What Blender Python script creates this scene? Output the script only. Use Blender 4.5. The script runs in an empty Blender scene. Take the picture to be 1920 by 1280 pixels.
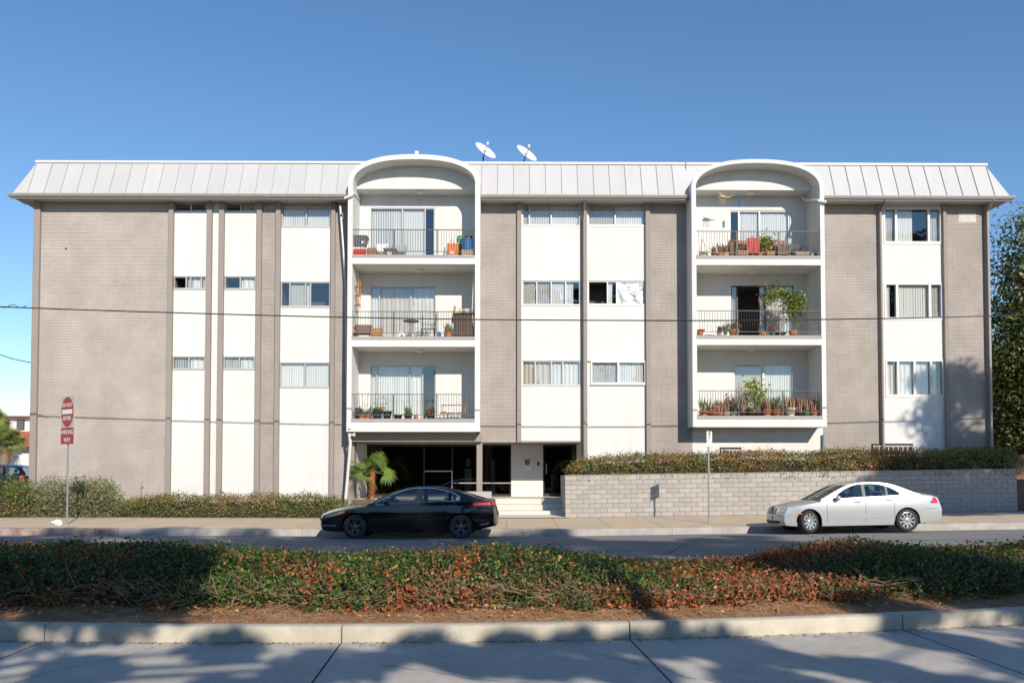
import bpy, bmesh, math, random
import numpy as np
from mathutils import Vector, Matrix
R = math.radians
random.seed(7); rng = np.random.default_rng(11)
scn = bpy.context.scene
col = scn.collection

# ------------------------------------------------------------------ camera
FPX = 1536.0; CAMZ = 1.8; YAW = R(0.5); PITCH = R(1.8)
CX = 960 + FPX*math.tan(YAW); CY = 880 - FPX*math.tan(PITCH)
cam = bpy.data.cameras.new('camera'); camo = bpy.data.objects.new('camera', cam); col.objects.link(camo)
camo.location = (0, 0, CAMZ); camo.rotation_euler = (R(90)+PITCH, 0, -YAW)
cam.sensor_width = 36; cam.lens = FPX*36/1920
cam.shift_x = (960-CX)/1920; cam.shift_y = (CY-640)/1920
cam.clip_start = 0.05; cam.clip_end = 3000
scn.camera = camo

# ------------------------------------------------------------------ sky and sun
SD = Vector((-0.40, 1.0, -0.585)).normalized()          # direction the sunlight travels
EL = math.asin(-SD.z); AZ = math.atan2(-SD.x, -SD.y)
w = bpy.data.worlds.new('World'); scn.world = w; w.use_nodes = True
nt = w.node_tree; bg = nt.nodes['Background']
sky = nt.nodes.new('ShaderNodeTexSky'); sky.sky_type = 'NISHITA'; sky.sun_disc = False
sky.sun_elevation = EL; sky.sun_rotation = AZ
sky.altitude = 0; sky.air_density = 1.0; sky.dust_density = 0.0; sky.ozone_density = 3.0
hs = nt.nodes.new('ShaderNodeHueSaturation'); hs.inputs['Saturation'].default_value = 1.13
nt.links.new(sky.outputs[0], hs.inputs['Color']); nt.links.new(hs.outputs[0], bg.inputs[0]); bg.inputs[1].default_value = 0.135
sl = bpy.data.lights.new('sun', 'SUN'); so = bpy.data.objects.new('sun', sl); col.objects.link(so)
sl.energy = 5.0; sl.angle = R(0.53); sl.color = (1.0, 0.91, 0.775)
so.rotation_euler = SD.to_track_quat('-Z', 'Y').to_euler(); so.location = (20, -30, 40)
scn.view_settings.view_transform = 'Standard'; scn.view_settings.look = 'None'
scn.view_settings.exposure = 0.14; scn.view_settings.gamma = 1.0
scn.cycles.max_bounces = 7; scn.cycles.transparent_max_bounces = 12

# ------------------------------------------------------------------ pixel -> place
_F = Vector((math.sin(YAW)*math.cos(PITCH), math.cos(YAW)*math.cos(PITCH), math.sin(PITCH)))
_Rt = Vector((math.cos(YAW), -math.sin(YAW), 0)); _U = _Rt.cross(_F)
def ray(px, py): return _F + _Rt*((px-CX)/FPX) + _U*((CY-py)/FPX)
def at(px, py, D):                       # point on the vertical plane y = D
    d = ray(px, py); t = D/d.y
    return Vector((d.x*t, D, CAMZ+d.z*t))
def X(px, D=30.0, py=600): return at(px, py, D).x
def Z(py, D=30.0, px=960): return at(px, py, D).z
def sst(a, b, x): t = np.clip((x-a)/(b-a), 0, 1); return t*t*(3-2*t)
def g(x): return 0.0145*max(0.0, x-1.5) + 0.004*max(0.0, -x-4)     # the street rises gently to the right

# ------------------------------------------------------------------ materials
MATS = {}
def pm(name, c, rough=.6, metal=0., var=0., vs=3., bump=0., bs=60., spec=.5, coat=0., rand=0., var2=None, c2=None, emis=None, streak=None):
    m = bpy.data.materials.new(name); m.use_nodes = True; n = m.node_tree; p = n.nodes['Principled BSDF']; L = n.links.new
    p.inputs['Roughness'].default_value = rough; p.inputs['Metallic'].default_value = metal
    p.inputs['Specular IOR Level'].default_value = spec; p.inputs['Coat Weight'].default_value = coat
    p.inputs['Coat Roughness'].default_value = .04
    out = None
    tc = n.nodes.new('ShaderNodeTexCoord')
    rgb = n.nodes.new('ShaderNodeRGB'); rgb.outputs[0].default_value = (*c, 1); out = rgb.outputs[0]
    if c2 is not None:
        nz = n.nodes.new('ShaderNodeTexNoise'); nz.inputs['Scale'].default_value = var2 or 1.; nz.inputs['Detail'].default_value = 6; nz.inputs['Roughness'].default_value = .65
        L(tc.outputs['Object'], nz.inputs['Vector'])
        rp = n.nodes.new('ShaderNodeValToRGB'); rp.color_ramp.elements[0].position = .42; rp.color_ramp.elements[1].position = .62
        L(nz.outputs[0], rp.inputs[0])
        mx = n.nodes.new('ShaderNodeMix'); mx.data_type = 'RGBA'; L(rp.outputs[0], mx.inputs[0]); L(out, mx.inputs[6]); mx.inputs[7].default_value = (*c2, 1); out = mx.outputs[2]
    if var > 0:
        nz = n.nodes.new('ShaderNodeTexNoise'); nz.inputs['Scale'].default_value = vs; nz.inputs['Detail'].default_value = 8; nz.inputs['Roughness'].default_value = .7
        if streak:
            mp = n.nodes.new('ShaderNodeMapping'); mp.inputs['Scale'].default_value = streak
            L(tc.outputs['Object'], mp.inputs[0]); L(mp.outputs[0], nz.inputs['Vector'])
        else: L(tc.outputs['Object'], nz.inputs['Vector'])
        mr = n.nodes.new('ShaderNodeMapRange'); mr.inputs[1].default_value = .25; mr.inputs[2].default_value = .75
        mr.inputs[3].default_value = 1-var; mr.inputs[4].default_value = 1+var; L(nz.outputs[0], mr.inputs[0])
        mx = n.nodes.new('ShaderNodeMix'); mx.data_type = 'RGBA'; mx.blend_type = 'MULTIPLY'; mx.inputs[0].default_value = 1
        L(out, mx.inputs[6]); L(mr.outputs[0], mx.inputs[7]); out = mx.outputs[2]
    if rand > 0:
        oi = n.nodes.new('ShaderNodeObjectInfo'); mr = n.nodes.new('ShaderNodeMapRange')
        mr.inputs[3].default_value = 1-rand; mr.inputs[4].default_value = 1+rand; L(oi.outputs['Random'], mr.inputs[0])
        mx = n.nodes.new('ShaderNodeMix'); mx.data_type = 'RGBA'; mx.blend_type = 'MULTIPLY'; mx.inputs[0].default_value = 1
        L(out, mx.inputs[6]); L(mr.outputs[0], mx.inputs[7]); out = mx.outputs[2]
    L(out, p.inputs['Base Color'])
    if bump > 0:
        nz = n.nodes.new('ShaderNodeTexNoise'); nz.inputs['Scale'].default_value = bs; nz.inputs['Detail'].default_value = 5
        L(tc.outputs['Object'], nz.inputs['Vector'])
        b = n.nodes.new('ShaderNodeBump'); b.inputs['Strength'].default_value = bump; b.inputs['Distance'].default_value = .02
        L(nz.outputs[0], b.inputs['Height']); L(b.outputs[0], p.inputs['Normal'])
    MATS[name] = m; return m
def leafmat(name, trans=.3, rough=.45, mul=1.0):
    m = bpy.data.materials.new(name); m.use_nodes = True; n = m.node_tree; p = n.nodes['Principled BSDF']; L = n.links.new
    a = n.nodes.new('ShaderNodeAttribute'); a.attribute_name = 'Col'
    p.inputs['Roughness'].default_value = rough; p.inputs['Specular IOR Level'].default_value = .35
    t = n.nodes.new('ShaderNodeBsdfTranslucent'); mx = n.nodes.new('ShaderNodeMixShader'); mx.inputs[0].default_value = trans
    L(a.outputs['Color'], p.inputs['Base Color']); L(a.outputs['Color'], t.inputs['Color'])
    L(p.outputs[0], mx.inputs[1]); L(t.outputs[0], mx.inputs[2]); L(mx.outputs[0], n.nodes['Material Output'].inputs[0])
    MATS[name] = m; return m
def glassmat(name, tint=(.75,.82,.84), refl=.12, rough=.01, wob=0.):
    m = bpy.data.materials.new(name); m.use_nodes = True; n = m.node_tree; n.nodes.remove(n.nodes['Principled BSDF']); L = n.links.new
    t = n.nodes.new('ShaderNodeBsdfTransparent'); t.inputs[0].default_value = (*tint, 1)
    gl = n.nodes.new('ShaderNodeBsdfGlossy'); gl.inputs['Roughness'].default_value = rough
    lw = n.nodes.new('ShaderNodeLayerWeight'); lw.inputs[0].default_value = .5
    mr = n.nodes.new('ShaderNodeMapRange'); mr.inputs[1].default_value = 0; mr.inputs[2].default_value = 1; mr.inputs[3].default_value = refl; mr.inputs[4].default_value = .9
    pw = n.nodes.new('ShaderNodeMath'); pw.operation = 'POWER'; pw.inputs[1].default_value = 3; L(lw.outputs['Facing'], pw.inputs[0]); L(pw.outputs[0], mr.inputs[0])
    mx = n.nodes.new('ShaderNodeMixShader'); L(mr.outputs[0], mx.inputs[0]); L(t.outputs[0], mx.inputs[1]); L(gl.outputs[0], mx.inputs[2])
    if wob:
        tc = n.nodes.new('ShaderNodeTexCoord'); nz = n.nodes.new('ShaderNodeTexNoise'); nz.inputs['Scale'].default_value = 1.2
        L(tc.outputs['Object'], nz.inputs['Vector']); b = n.nodes.new('ShaderNodeBump'); b.inputs['Strength'].default_value = wob; b.inputs['Distance'].default_value = .02
        L(nz.outputs[0], b.inputs['Height']); L(b.outputs[0], gl.inputs['Normal'])
    L(mx.outputs[0], n.nodes['Material Output'].inputs[0]); MATS[name] = m; return m

pm('brick', (.385,.337,.308), .85, var=.13, vs=.9, bump=.25, bs=35, c2=(.42,.37,.34), var2=.45)
pm('brick_grey', (.33,.29,.267), .85, var=.13, vs=.9, bump=.25, bs=35, c2=(.365,.322,.297), var2=.45)
pm('mortar_grey', (.235,.205,.19), .9, var=.15, vs=6)
pm('mortar', (.27,.235,.215), .9, var=.15, vs=6)
pm('taupe', (.275,.24,.22), .8, var=.07, vs=2, bump=.1, bs=30)
pm('taupe_dark', (.20,.165,.15), .8, var=.06, vs=2)
pm('stucco', (.655,.65,.635), .9, var=.075, vs=1.6, bump=.35, bs=45, streak=(1.8,1.8,.22), c2=(.625,.62,.602), var2=.8)
pm('stucco_beige', (.74,.72,.66), .9, var=.04, vs=1.5, bump=.3, bs=40)
pm('white_paint', (.64,.635,.615), .55, var=.03, vs=2)
pm('roof_metal', (.475,.472,.478), .55, metal=.0, var=.06, vs=1.5, rand=.045, streak=(1,1,.3))
pm('roof_seam', (.37,.365,.365), .5)
pm('gutter', (.33,.315,.30), .5, var=.08, vs=3)
pm('soffit', (.52,.49,.43), .85, var=.05, vs=2)
pm('alu', (.52,.51,.49), .4, metal=.4)
pm('bronze', (.045,.040,.036), .4, metal=.3)
pm('blind', (.74,.74,.73), .7, rand=.05)
pm('blind_grey', (.50,.49,.46), .75, rand=.06)
pm('curtain_beige', (.60,.55,.48), .9, var=.05)
pm('foil', (.80,.80,.82), .35, metal=.55, bump=1.0, bs=14)
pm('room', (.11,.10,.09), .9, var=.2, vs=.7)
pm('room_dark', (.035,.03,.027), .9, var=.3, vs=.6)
pm('floor_curb', (.33,.315,.31), .8, var=.1, vs=4)
pm('iron', (.10,.095,.09), .55, metal=.2)
pm('iron_dark', (.03,.03,.03), .5, metal=.2)
pm('asphalt', (.19,.185,.177), .9, var=.22, vs=1.6, bump=.35, bs=120, c2=(.225,.217,.207), var2=.35)
pm('road_concrete', (.50,.465,.415), .85, var=.12, vs=9, bump=.35, bs=140, c2=(.41,.38,.34), var2=.9)
pm('kerb_concrete', (.50,.455,.37), .85, var=.16, vs=3.2, bump=.35, bs=50, c2=(.40,.36,.29), var2=1.3)
pm('sidewalk', (.48,.385,.285), .9, var=.12, vs=1.4, bump=.2, bs=60, c2=(.52,.41,.28), var2=.5)
pm('step_concrete', (.58,.55,.49), .85, var=.08, vs=1.5, bump=.15, bs=50)
pm('kerb_grey', (.33,.31,.29), .9, var=.2, vs=2.5, bump=.3, bs=40, c2=(.42,.38,.33), var2=1.6)
pm('kerb_red', (.21,.13,.12), .85, var=.2, vs=3, bump=.3, bs=40, c2=(.36,.30,.26), var2=2.0)
pm('joint', (.05,.045,.04), .95)
pm('road_paint', (.42,.41,.39), .8, var=.35, vs=6)
pm('soil', (.29,.15,.07), .95, var=.3, vs=5, bump=.6, bs=30, c2=(.37,.215,.11), var2=3)
pm('bed_soil', (.13,.095,.065), .95, var=.3, vs=4, bump=.5, bs=30)
pm('block', (.365,.338,.315), .9, var=.12, vs=3.5, bump=.5, bs=35, rand=.10)
pm('block_joint', (.25,.228,.212), .95, var=.2, vs=8)
pm('bark', (.16,.125,.095), .9, var=.3, vs=6, bump=.7, bs=25)
pm('twig', (.30,.205,.14), .85, var=.3, vs=8)
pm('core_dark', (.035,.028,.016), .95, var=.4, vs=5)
pm('terracotta', (.50,.17,.075), .75, var=.1, vs=8, rand=.15)
pm('pot_black', (.03,.028,.027), .5, rand=.2)
pm('pot_pale', (.55,.45,.36), .7, var=.1, vs=8)
pm('wood', (.42,.22,.09), .6, var=.2, vs=10, streak=(1,1,8), rand=.15)
pm('wood_dark', (.17,.085,.045), .6, var=.2, vs=10, rand=.15)
pm('wicker', (.50,.42,.30), .8, var=.3, vs=30, bump=.5, bs=60)
pm('plastic_blue', (.035,.14,.38), .4); pm('plastic_red', (.62,.045,.02), .35); pm('plastic_orange', (.75,.19,.04), .45, var=.15, vs=6)
pm('plastic_grey', (.12,.125,.14), .45); pm('plastic_white', (.80,.79,.76), .4); pm('plastic_green', (.05,.24,.07), .4)
pm('plastic_teal', (.42,.62,.60), .45); pm('cloth_red', (.52,.10,.09), .9, var=.15, vs=6); pm('cloth_brown', (.25,.15,.10), .9)
pm('galv', (.36,.38,.39), .45, metal=.5, var=.1, vs=6)
pm('sign_red', (.36,.016,.015), .45); pm('sign_white', (.72,.73,.73), .45); pm('sign_grey', (.42,.43,.43), .5); pm('sign_back', (.40,.40,.40), .4, metal=.5)
pm('rubber', (.018,.018,.018), .8); pm('rim_grey', (.16,.16,.17), .35, metal=.8); pm('rim_silver', (.62,.62,.63), .25, metal=.85)
pm('car_black', (.004,.0045,.006), .3, coat=1.0, spec=.05); pm('car_silver', (.51,.52,.53), .28, metal=.45, coat=.8)
pm('car_trim', (.010,.010,.011), .35, spec=.25); pm('lamp_dark', (.10,.105,.11), .12, metal=.3, coat=1); pm('chrome', (.72,.72,.72), .12, metal=1.0); pm('lamp_red', (.55,.016,.008), .15, coat=1); pm('lamp_clear', (.55,.57,.58), .08, metal=.4, coat=1)
pm('lamp_amber', (.70,.20,.03), .2, coat=1); pm('car_inside', (.05,.048,.045), .8); pm('seat_light', (.40,.37,.33), .8)
pm('plate', (.7,.7,.68), .5)
pm('cable', (.025,.025,.025), .6)
pm('dish', (.66,.66,.64), .45, var=.04)
pm('roof_tile', (.40,.10,.065), .85, var=.2, vs=3)
pm('glass_lamp', (.75,.72,.62), .3)
leafmat('leaf'); leafmat('leaf_dull', .15, .7)
glassmat('glass', (.90,.915,.915), .18, wob=.25)
glassmat('glass_store', (.42,.43,.43), .09)
glassmat('car_glass', (.62,.68,.68), .10)
glassmat('car_glass_blue', (.34,.42,.46), .12)

# ------------------------------------------------------------------ mesh helpers
ORG = {}
def wloc(o):
    p = Vector((0,0,0))
    while o is not None: p += o.location; o = o.parent
    return p
class MB:
    def __init__(s): s.v = []; s.f = []; s.mi = []; s.cur = 0
    def _add(s, vs, fs):
        b = len(s.v); s.v += [tuple(q) for q in vs]; s.f += [tuple(i+b for i in f) for f in fs]; s.mi += [s.cur]*len(fs); return s
    def box(s, x0, x1, y0, y1, z0, z1, skip=()):
        v = [(x0,y0,z0),(x1,y0,z0),(x1,y1,z0),(x0,y1,z0),(x0,y0,z1),(x1,y0,z1),(x1,y1,z1),(x0,y1,z1)]
        f = {'b':(0,3,2,1),'t':(4,5,6,7),'f':(0,1,5,4),'k':(2,3,7,6),'l':(3,0,4,7),'r':(1,2,6,5)}
        return s._add(v, [f[k] for k in f if k not in skip])
    def cbox(s, x0, x1, y0, y1, z0, z1, c=.01):           # box with chamfered edges
        bm = bmesh.new(); bmesh.ops.create_cube(bm, size=1)
        for q in bm.verts: q.co = Vector(((x0+x1)/2+q.co.x*(x1-x0), (y0+y1)/2+q.co.y*(y1-y0), (z0+z1)/2+q.co.z*(z1-z0)))
        bmesh.ops.bevel(bm, geom=bm.edges[:], offset=c, segments=1, affect='EDGES', profile=.5)
        bm.verts.index_update(); vs = [tuple(q.co) for q in bm.verts]; fs = [[q.index for q in f.verts] for f in bm.faces]; bm.free()
        return s._add(vs, fs)
    def quad(s, a, b, c, d): return s._add([a,b,c,d], [(0,1,2,3)])
    def grid(s, P, closed=False, flip=False):              # P[i][j]
        n = len(P); m = len(P[0]); vs = [q for r in P for q in r]; fs = []
        for i in range(n-1):
            for j in range(m if closed else m-1):
                k = (j+1) % m; f = (i*m+j, i*m+k, (i+1)*m+k, (i+1)*m+j)
                fs.append(f[::-1] if flip else f)
        return s._add(vs, fs)
    def tube(s, pts, r, n=8, caps=True):
        pts = [Vector(p) for p in pts]; rs = r if isinstance(r, (list,tuple)) else [r]*len(pts)
        rings = []; up = Vector((0,0,1))
        for i, p in enumerate(pts):
            d = (pts[min(i+1,len(pts)-1)] - pts[max(i-1,0)]).normalized()
            a = d.cross(up) if abs(d.z) < .95 else d.cross(Vector((1,0,0))); a.normalize(); b = a.cross(d)
            rings.append([p + (a*math.cos(t)+b*math.sin(t))*rs[i] for t in [2*math.pi*k/n for k in range(n)]])
        base = len(s.v); s.grid(rings, True)
        if caps:
            m = len(pts); s.f.append(tuple(base+k for k in range(n))[::-1]); s.f.append(tuple(base+(m-1)*n+k for k in range(n))); s.mi += [s.cur]*2
        return s
    def lathe(s, prof, c=(0,0,0), n=16, axis='z', caps=True):
        rings = []
        for r, h in prof:
            ring = []
            for k in range(n):
                t = 2*math.pi*k/n; a, b = r*math.cos(t), r*math.sin(t)
                ring.append((c[0]+a, c[1]+b, c[2]+h) if axis == 'z' else ((c[0]+a, c[1]+h, c[2]+b) if axis == 'y' else (c[0]+h, c[1]+a, c[2]+b)))
            rings.append(ring)
        base = len(s.v); s.grid(rings, True)
        if caps:
            m = len(prof); s.f.append(tuple(base+k for k in range(n))); s.f.append(tuple(base+(m-1)*n+k for k in range(n))[::-1]); s.mi += [s.cur]*2
        return s
    def sphere(s, c, r, n=12, m=8, sc=(1,1,1)):
        P = []
        for i in range(m+1):
            a = -math.pi/2+math.pi*i/m
            P.append([(c[0]+r*sc[0]*math.cos(a)*math.cos(2*math.pi*k/n), c[1]+r*sc[1]*math.cos(a)*math.sin(2*math.pi*k/n), c[2]+r*sc[2]*math.sin(a)) for k in range(n)])
        return s.grid(P, True)
    def build(s, name, mat, parent=None, smooth=None, kind=None, label=None, bevel=0, local=False):
        me = bpy.data.meshes.new(name)
        off = Vector((0,0,0)) if (parent is None or local) else wloc(parent)
        vs = s.v if off.length == 0 else [(a-off.x, b-off.y, c-off.z) for a, b, c in s.v]
        me.from_pydata(vs, [], s.f); me.validate(verbose=False)
        for mm in (mat if isinstance(mat, (list,tuple)) else [mat]): me.materials.append(MATS[mm])
        if isinstance(mat, (list,tuple)) and len(me.polygons) == len(s.mi): me.polygons.foreach_set('material_index', s.mi)
        if smooth is not None:
            bm = bmesh.new(); bm.from_mesh(me); bmesh.ops.remove_doubles(bm, verts=bm.verts, dist=1e-5); bmesh.ops.recalc_face_normals(bm, faces=bm.faces); bm.to_mesh(me); bm.free()
            me.polygons.foreach_set('use_smooth', [True]*len(me.polygons)); me.set_sharp_from_angle(angle=R(smooth))
        else:
            bm = bmesh.new(); bm.from_mesh(me); bmesh.ops.recalc_face_normals(bm, faces=bm.faces); bm.to_mesh(me); bm.free()
        o = bpy.data.objects.new(name, me); col.objects.link(o); o.parent = parent
        if kind: o['kind'] = kind
        if label: o['label'] = label
        if bevel:
            b = o.modifiers.new('bevel', 'BEVEL'); b.width = bevel; b.segments = 2; b.limit_method = 'ANGLE'
        return o
def T(name, label, cat, loc=(0,0,0), group=None, rz=0.):
    o = bpy.data.objects.new(name, None); col.objects.link(o); o.location = loc; o.rotation_euler = (0,0,rz); o.empty_display_size = .2
    o['label'] = label; o['category'] = cat
    if group: o['group'] = group
    return o
def tag(o, label, cat, group=None):
    o['label'] = label; o['category'] = cat
    if group: o['group'] = group
    return o
def inst(src, parent, loc, name=None, rot=None, scale=None):
    o = bpy.data.objects.new(name or src.name.split('.')[0], src.data); col.objects.link(o); o.parent = parent; o.location = loc
    if rot: o.rotation_euler = rot
    if scale: o.scale = scale
    return o
def fnoise(P, s, seed=0):                    # cheap smooth value noise in [-1,1]
    P = np.asarray(P)*s; o = np.zeros(len(P)); r = np.random.default_rng(seed)
    for k in range(7):
        d = r.normal(size=P.shape[1]); d *= (1+.35*k)/np.linalg.norm(d); o += np.sin(P@d + r.uniform(0, 6.28))/(1+.25*k)
    return o/3.2
def leaves(name, P, N, size, asp, C, mat, parent=None, jit=.7, kind=None, fold=.25, smooth=False):
    P = np.asarray(P, float); n = len(P); N = np.asarray(N, float)
    N = N + rng.normal(size=(n,3))*jit; N /= np.linalg.norm(N, axis=1)[:,None]+1e-9
    t = rng.normal(size=(n,3)); t -= (t*N).sum(1)[:,None]*N; t /= np.linalg.norm(t, axis=1)[:,None]+1e-9
    b = np.cross(N, t); L = (np.asarray(size)*np.ones(n))[:,None]; Wd = L*asp
    V = np.stack([P-t*L*.5, P+b*Wd*.5+N*L*fold*.5-t*L*.05, P+t*L*.5, P-b*Wd*.5+N*L*fold*.5-t*L*.05], 1).reshape(-1,3)
    off = np.array(wloc(parent)) if parent is not None else np.zeros(3); V = V-off
    me = bpy.data.meshes.new(name); me.vertices.add(4*n); me.vertices.foreach_set('co', V.astype(np.float32).ravel())
    me.loops.add(4*n); me.loops.foreach_set('vertex_index', np.arange(4*n, dtype=np.int32))
    me.polygons.add(n); me.polygons.foreach_set('loop_start', np.arange(0, 4*n, 4, dtype=np.int32)); me.polygons.foreach_set('loop_total', np.full(n, 4, np.int32))
    me.update(calc_edges=True)
    ca = me.color_attributes.new('Col', 'FLOAT_COLOR', 'POINT'); cc = np.ones((n,4)); cc[:,:3] = np.clip(C, 0, 1); ca.data.foreach_set('color', np.repeat(cc, 4, 0).astype(np.float32).ravel())
    me.materials.append(MATS[mat]); o = bpy.data.objects.new(name, me); col.objects.link(o); o.parent = parent
    if kind: o['kind'] = kind
    return o
def pick(pal, n, wts=None):                  # palette colours with brightness jitter
    pal = np.array(pal); i = rng.choice(len(pal), n, p=wts); return pal[i]*rng.uniform(.7, 1.35, (n,1))
# ================================================================== ground, roads, kerbs
def gp(px, py, z=0.):
    d = ray(px, py); t = (z-CAMZ)/d.z
    return Vector((d.x*t, d.y*t, z))
DK = 23.55                                            # face of the far kerb
def roadz(y): return float(np.interp(y, [14.2, 18., 21.5, 23.5], [-.03, .035, .0, -.11]))
def walkz(y): return .09 + .019*(y-23.7)
m = MB(); m.quad((-500,-300,-.45),(500,-300,-.45),(500,700,-.45),(-500,700,-.45)); o = m.build('ground', 'bed_soil'); o['kind'] = 'structure'
_kp = [gp(px, py) for px, py in [(0,1201),(320,1203.5),(640,1204),(960,1202),(1280,1196),(1600,1187),(1920,1176)]]
_kc = np.polyfit([p.x for p in _kp], [p.y for p in _kp], 2)
def ky(x, off=0.):                                    # y of the near median kerb face at x
    xc = min(max(x, -6.5), 6.5); y = np.polyval(_kc, xc) + (2*_kc[0]*xc+_kc[1])*(x-xc)
    return float(y)+off
def strip(fn0, fn1, xs, zf, nrow=1):
    P = []
    for x in xs:
        a, b = fn0(x), fn1(x); P.append([(x, a+(b-a)*j/nrow, zf(x, a+(b-a)*j/nrow)) for j in range(nrow+1)])
    return P
xs_all = list(np.linspace(-60, 60, 121))
# near carriageway: concrete slabs on a dark bed
near = MB().grid(strip(lambda x: -2.2, lambda x: ky(x, .05), xs_all, lambda x, y: g(x)*.6-.012), flip=True).build('road', 'joint'); near['kind'] = 'structure'
jx = [gp(85,1201).x, gp(640,1204).x, gp(1182,1199).x, gp(1690,1183).x]
SL = .100                                             # skew of the slab joints
def jline(k):                                         # x of joint k on the kerb line
    if k < 0: return jx[0]+3.0*k
    if k > 3: return jx[3]+3.0*(k-3)
    return jx[k]
for k in range(-6, 10):
    a, b = jline(k)+.009, jline(k+1)-.009; P = []
    for i in range(9):
        x = a+(b-a)*i/8; yk = ky(x)-.004; row = []
        for j in range(7):
            t = j/6*(yk+2.2); xx = x+SL*t*(.55); row.append((xx, yk-t, g(xx)*.6))
        P.append(row)
    MB().grid(P).build('road_slab', 'road_concrete', near)
# the median kerb, cast in lengths
mk = bpy.data.objects.new('kerb', None); col.objects.link(mk); mk['kind'] = 'structure'
for k in range(-5, 9):
    a, b = jline(k)+.007, jline(k+1)-.007; P = []
    n = 10
    for i in range(n+1):
        x = a+(b-a)*i/n; z = g(x)*.6
        P.append([(x, ky(x)+dy, z+dz) for dy, dz in [(0,-.1),(.012,.135),(.022,.158),(.045,.170),(.15,.174),(.165,.165),(.17,-.1)]])
    q = MB().grid(P); q._add(P[0], [tuple(range(7))]); q._add(P[-1], [tuple(range(7))[::-1]]); q.build('kerb_stone', 'kerb_concrete', mk, smooth=35)
# median earth
def medz(x, y):
    t = (y-ky(x))/5.6; return g(x)*.6+.135+.10*math.sin(math.pi*min(1, max(0, t)))+.012*math.sin(x*3+y*5)*min(1, max(0, t*6))
MEDFAR = 14.0
xs_m = list(np.linspace(-26, 26, 261))
o = MB().grid(strip(lambda x: ky(x, .165), lambda x: MEDFAR, xs_m, medz, 14), flip=True).build('median_earth', 'soil', smooth=60); o['kind'] = 'structure'
o = MB().box(-60, 60, MEDFAR-.01, MEDFAR+.15, -.2, .15).build('kerb', 'kerb_concrete'); o['kind'] = 'structure'
# far carriageway
ys = np.linspace(MEDFAR+.1, DK+.05, 14); P = [[(x, y, roadz(y)+g(x)) for y in ys] for x in xs_all]
far = MB().grid(P, flip=True).build('road', 'asphalt', smooth=60); far['kind'] = 'structure'
def mark(px0, px1, D, wd=.10):
    a = X(px0, D, 1010); b = X(px1, D, 1010); n = 6
    P = [[(a+(b-a)*i/n, D+dy, roadz(D+dy)+g(a+(b-a)*i/n)+.004) for dy in (-wd/2, wd/2)] for i in range(n+1)]
    MB().grid(P, flip=True).build('road_marking', 'road_paint', far)
for a, b, D in [(-30,66,20.7),(200,330,20.7),(500,612,20.6),(742,832,20.4),(1072,1162,20.6),(1340,1430,20.9),(1832,1960,21.3),(1010,1198,18.2),(1655,1775,18.4),(300,340,20.6)]: mark(a, b, D, .09)
# kerb and pavement of the far side
fk = bpy.data.objects.new('kerb', None); col.objects.link(fk); fk['kind'] = 'structure'
kx = [-60, -30, -22, -16.4, -11.9, X(222,DK,990), -6.0, X(600,DK,990)+.2, -2.2, 1.4, 4.6, 8.0, 11.5, 15., 19., 26., 60]
for a, b in zip(kx[:-1], kx[1:]):
    P = []
    for i in range(7):
        x = a+.005+(b-a-.01)*i/6; P.append([(x, DK+dy, g(x)+dz) for dy, dz in [(0,-.2),(.015,.06),(.03,.083),(.06,.092),(.17,.094),(.17,-.2)]])
    q = MB().grid(P); q._add(P[0], [tuple(range(6))]); q._add(P[-1], [tuple(range(6))[::-1]])
    q.build('kerb_stone', 'kerb_red' if -22.1 < a < -9.5 and b < -8.5 else 'kerb_grey', fk, smooth=35)
sw = MB().grid([[(x, y, walkz(y)+g(x)-.012) for y in (DK+.165, 28., 34.)] for x in xs_all], flip=True).build('pavement', 'bed_soil'); sw['kind'] = 'structure'
x = -26.
while x < 24:
    x1 = x+1.52
    for y0, y1 in ((DK+.175, 25.55), (25.56, 27.66)):
        P = [[(xx, yy, walkz(yy)+g(xx)) for yy in (y0, y1)] for xx in (x+.006, (x+x1)/2, x1-.006)]
        MB().grid(P, flip=True).build('paving_slab', 'sidewalk', sw)
    x = x1
# pavement behind the photographer
o = MB().box(-60, 60, -14, -2.2, -.3, .12).build('pavement', 'sidewalk'); o['kind'] = 'structure'

# hairline cracks in the near slabs and tar seams in the far asphalt
def crack(p0, p1, w_, zf, par, n=14, wob=.05, mat='joint'):
    P = []; d = Vector((p1[0]-p0[0], p1[1]-p0[1])); nn = Vector((-d.y, d.x)).normalized(); o = 0
    for i in range(n+1):
        t = i/n; o += random.uniform(-wob, wob); c = Vector(p0)+d*t+nn*o; ww = w_*random.uniform(.4, 1.3)
        P.append([(c.x-nn.x*ww, c.y-nn.y*ww, zf(c.x, c.y)), (c.x+nn.x*ww, c.y+nn.y*ww, zf(c.x, c.y))])
    MB().grid(P).build('crack', mat, par)
zn = lambda x, y: g(x)*.6+.003
zf_ = lambda x, y: roadz(y)+g(x)+.004
for p0, p1 in (((-3.6,8.4),(-4.3,6.2)), ((.6,8.4),(1.6,7.1)), ((1.6,7.1),(2.2,5.8)), ((-1.2,7.6),(.2,6.9))): crack(p0, p1, .0035, zn, near)
for p0, p1 in (((-14,19.4),(-2,19.6)), ((-2,19.6),(12,19.3)), ((3,16.5),(5.5,22.8)), ((-8,16),(-9.2,22.5))): crack(p0, p1, .018, zf_, far, 40, .03)
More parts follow.
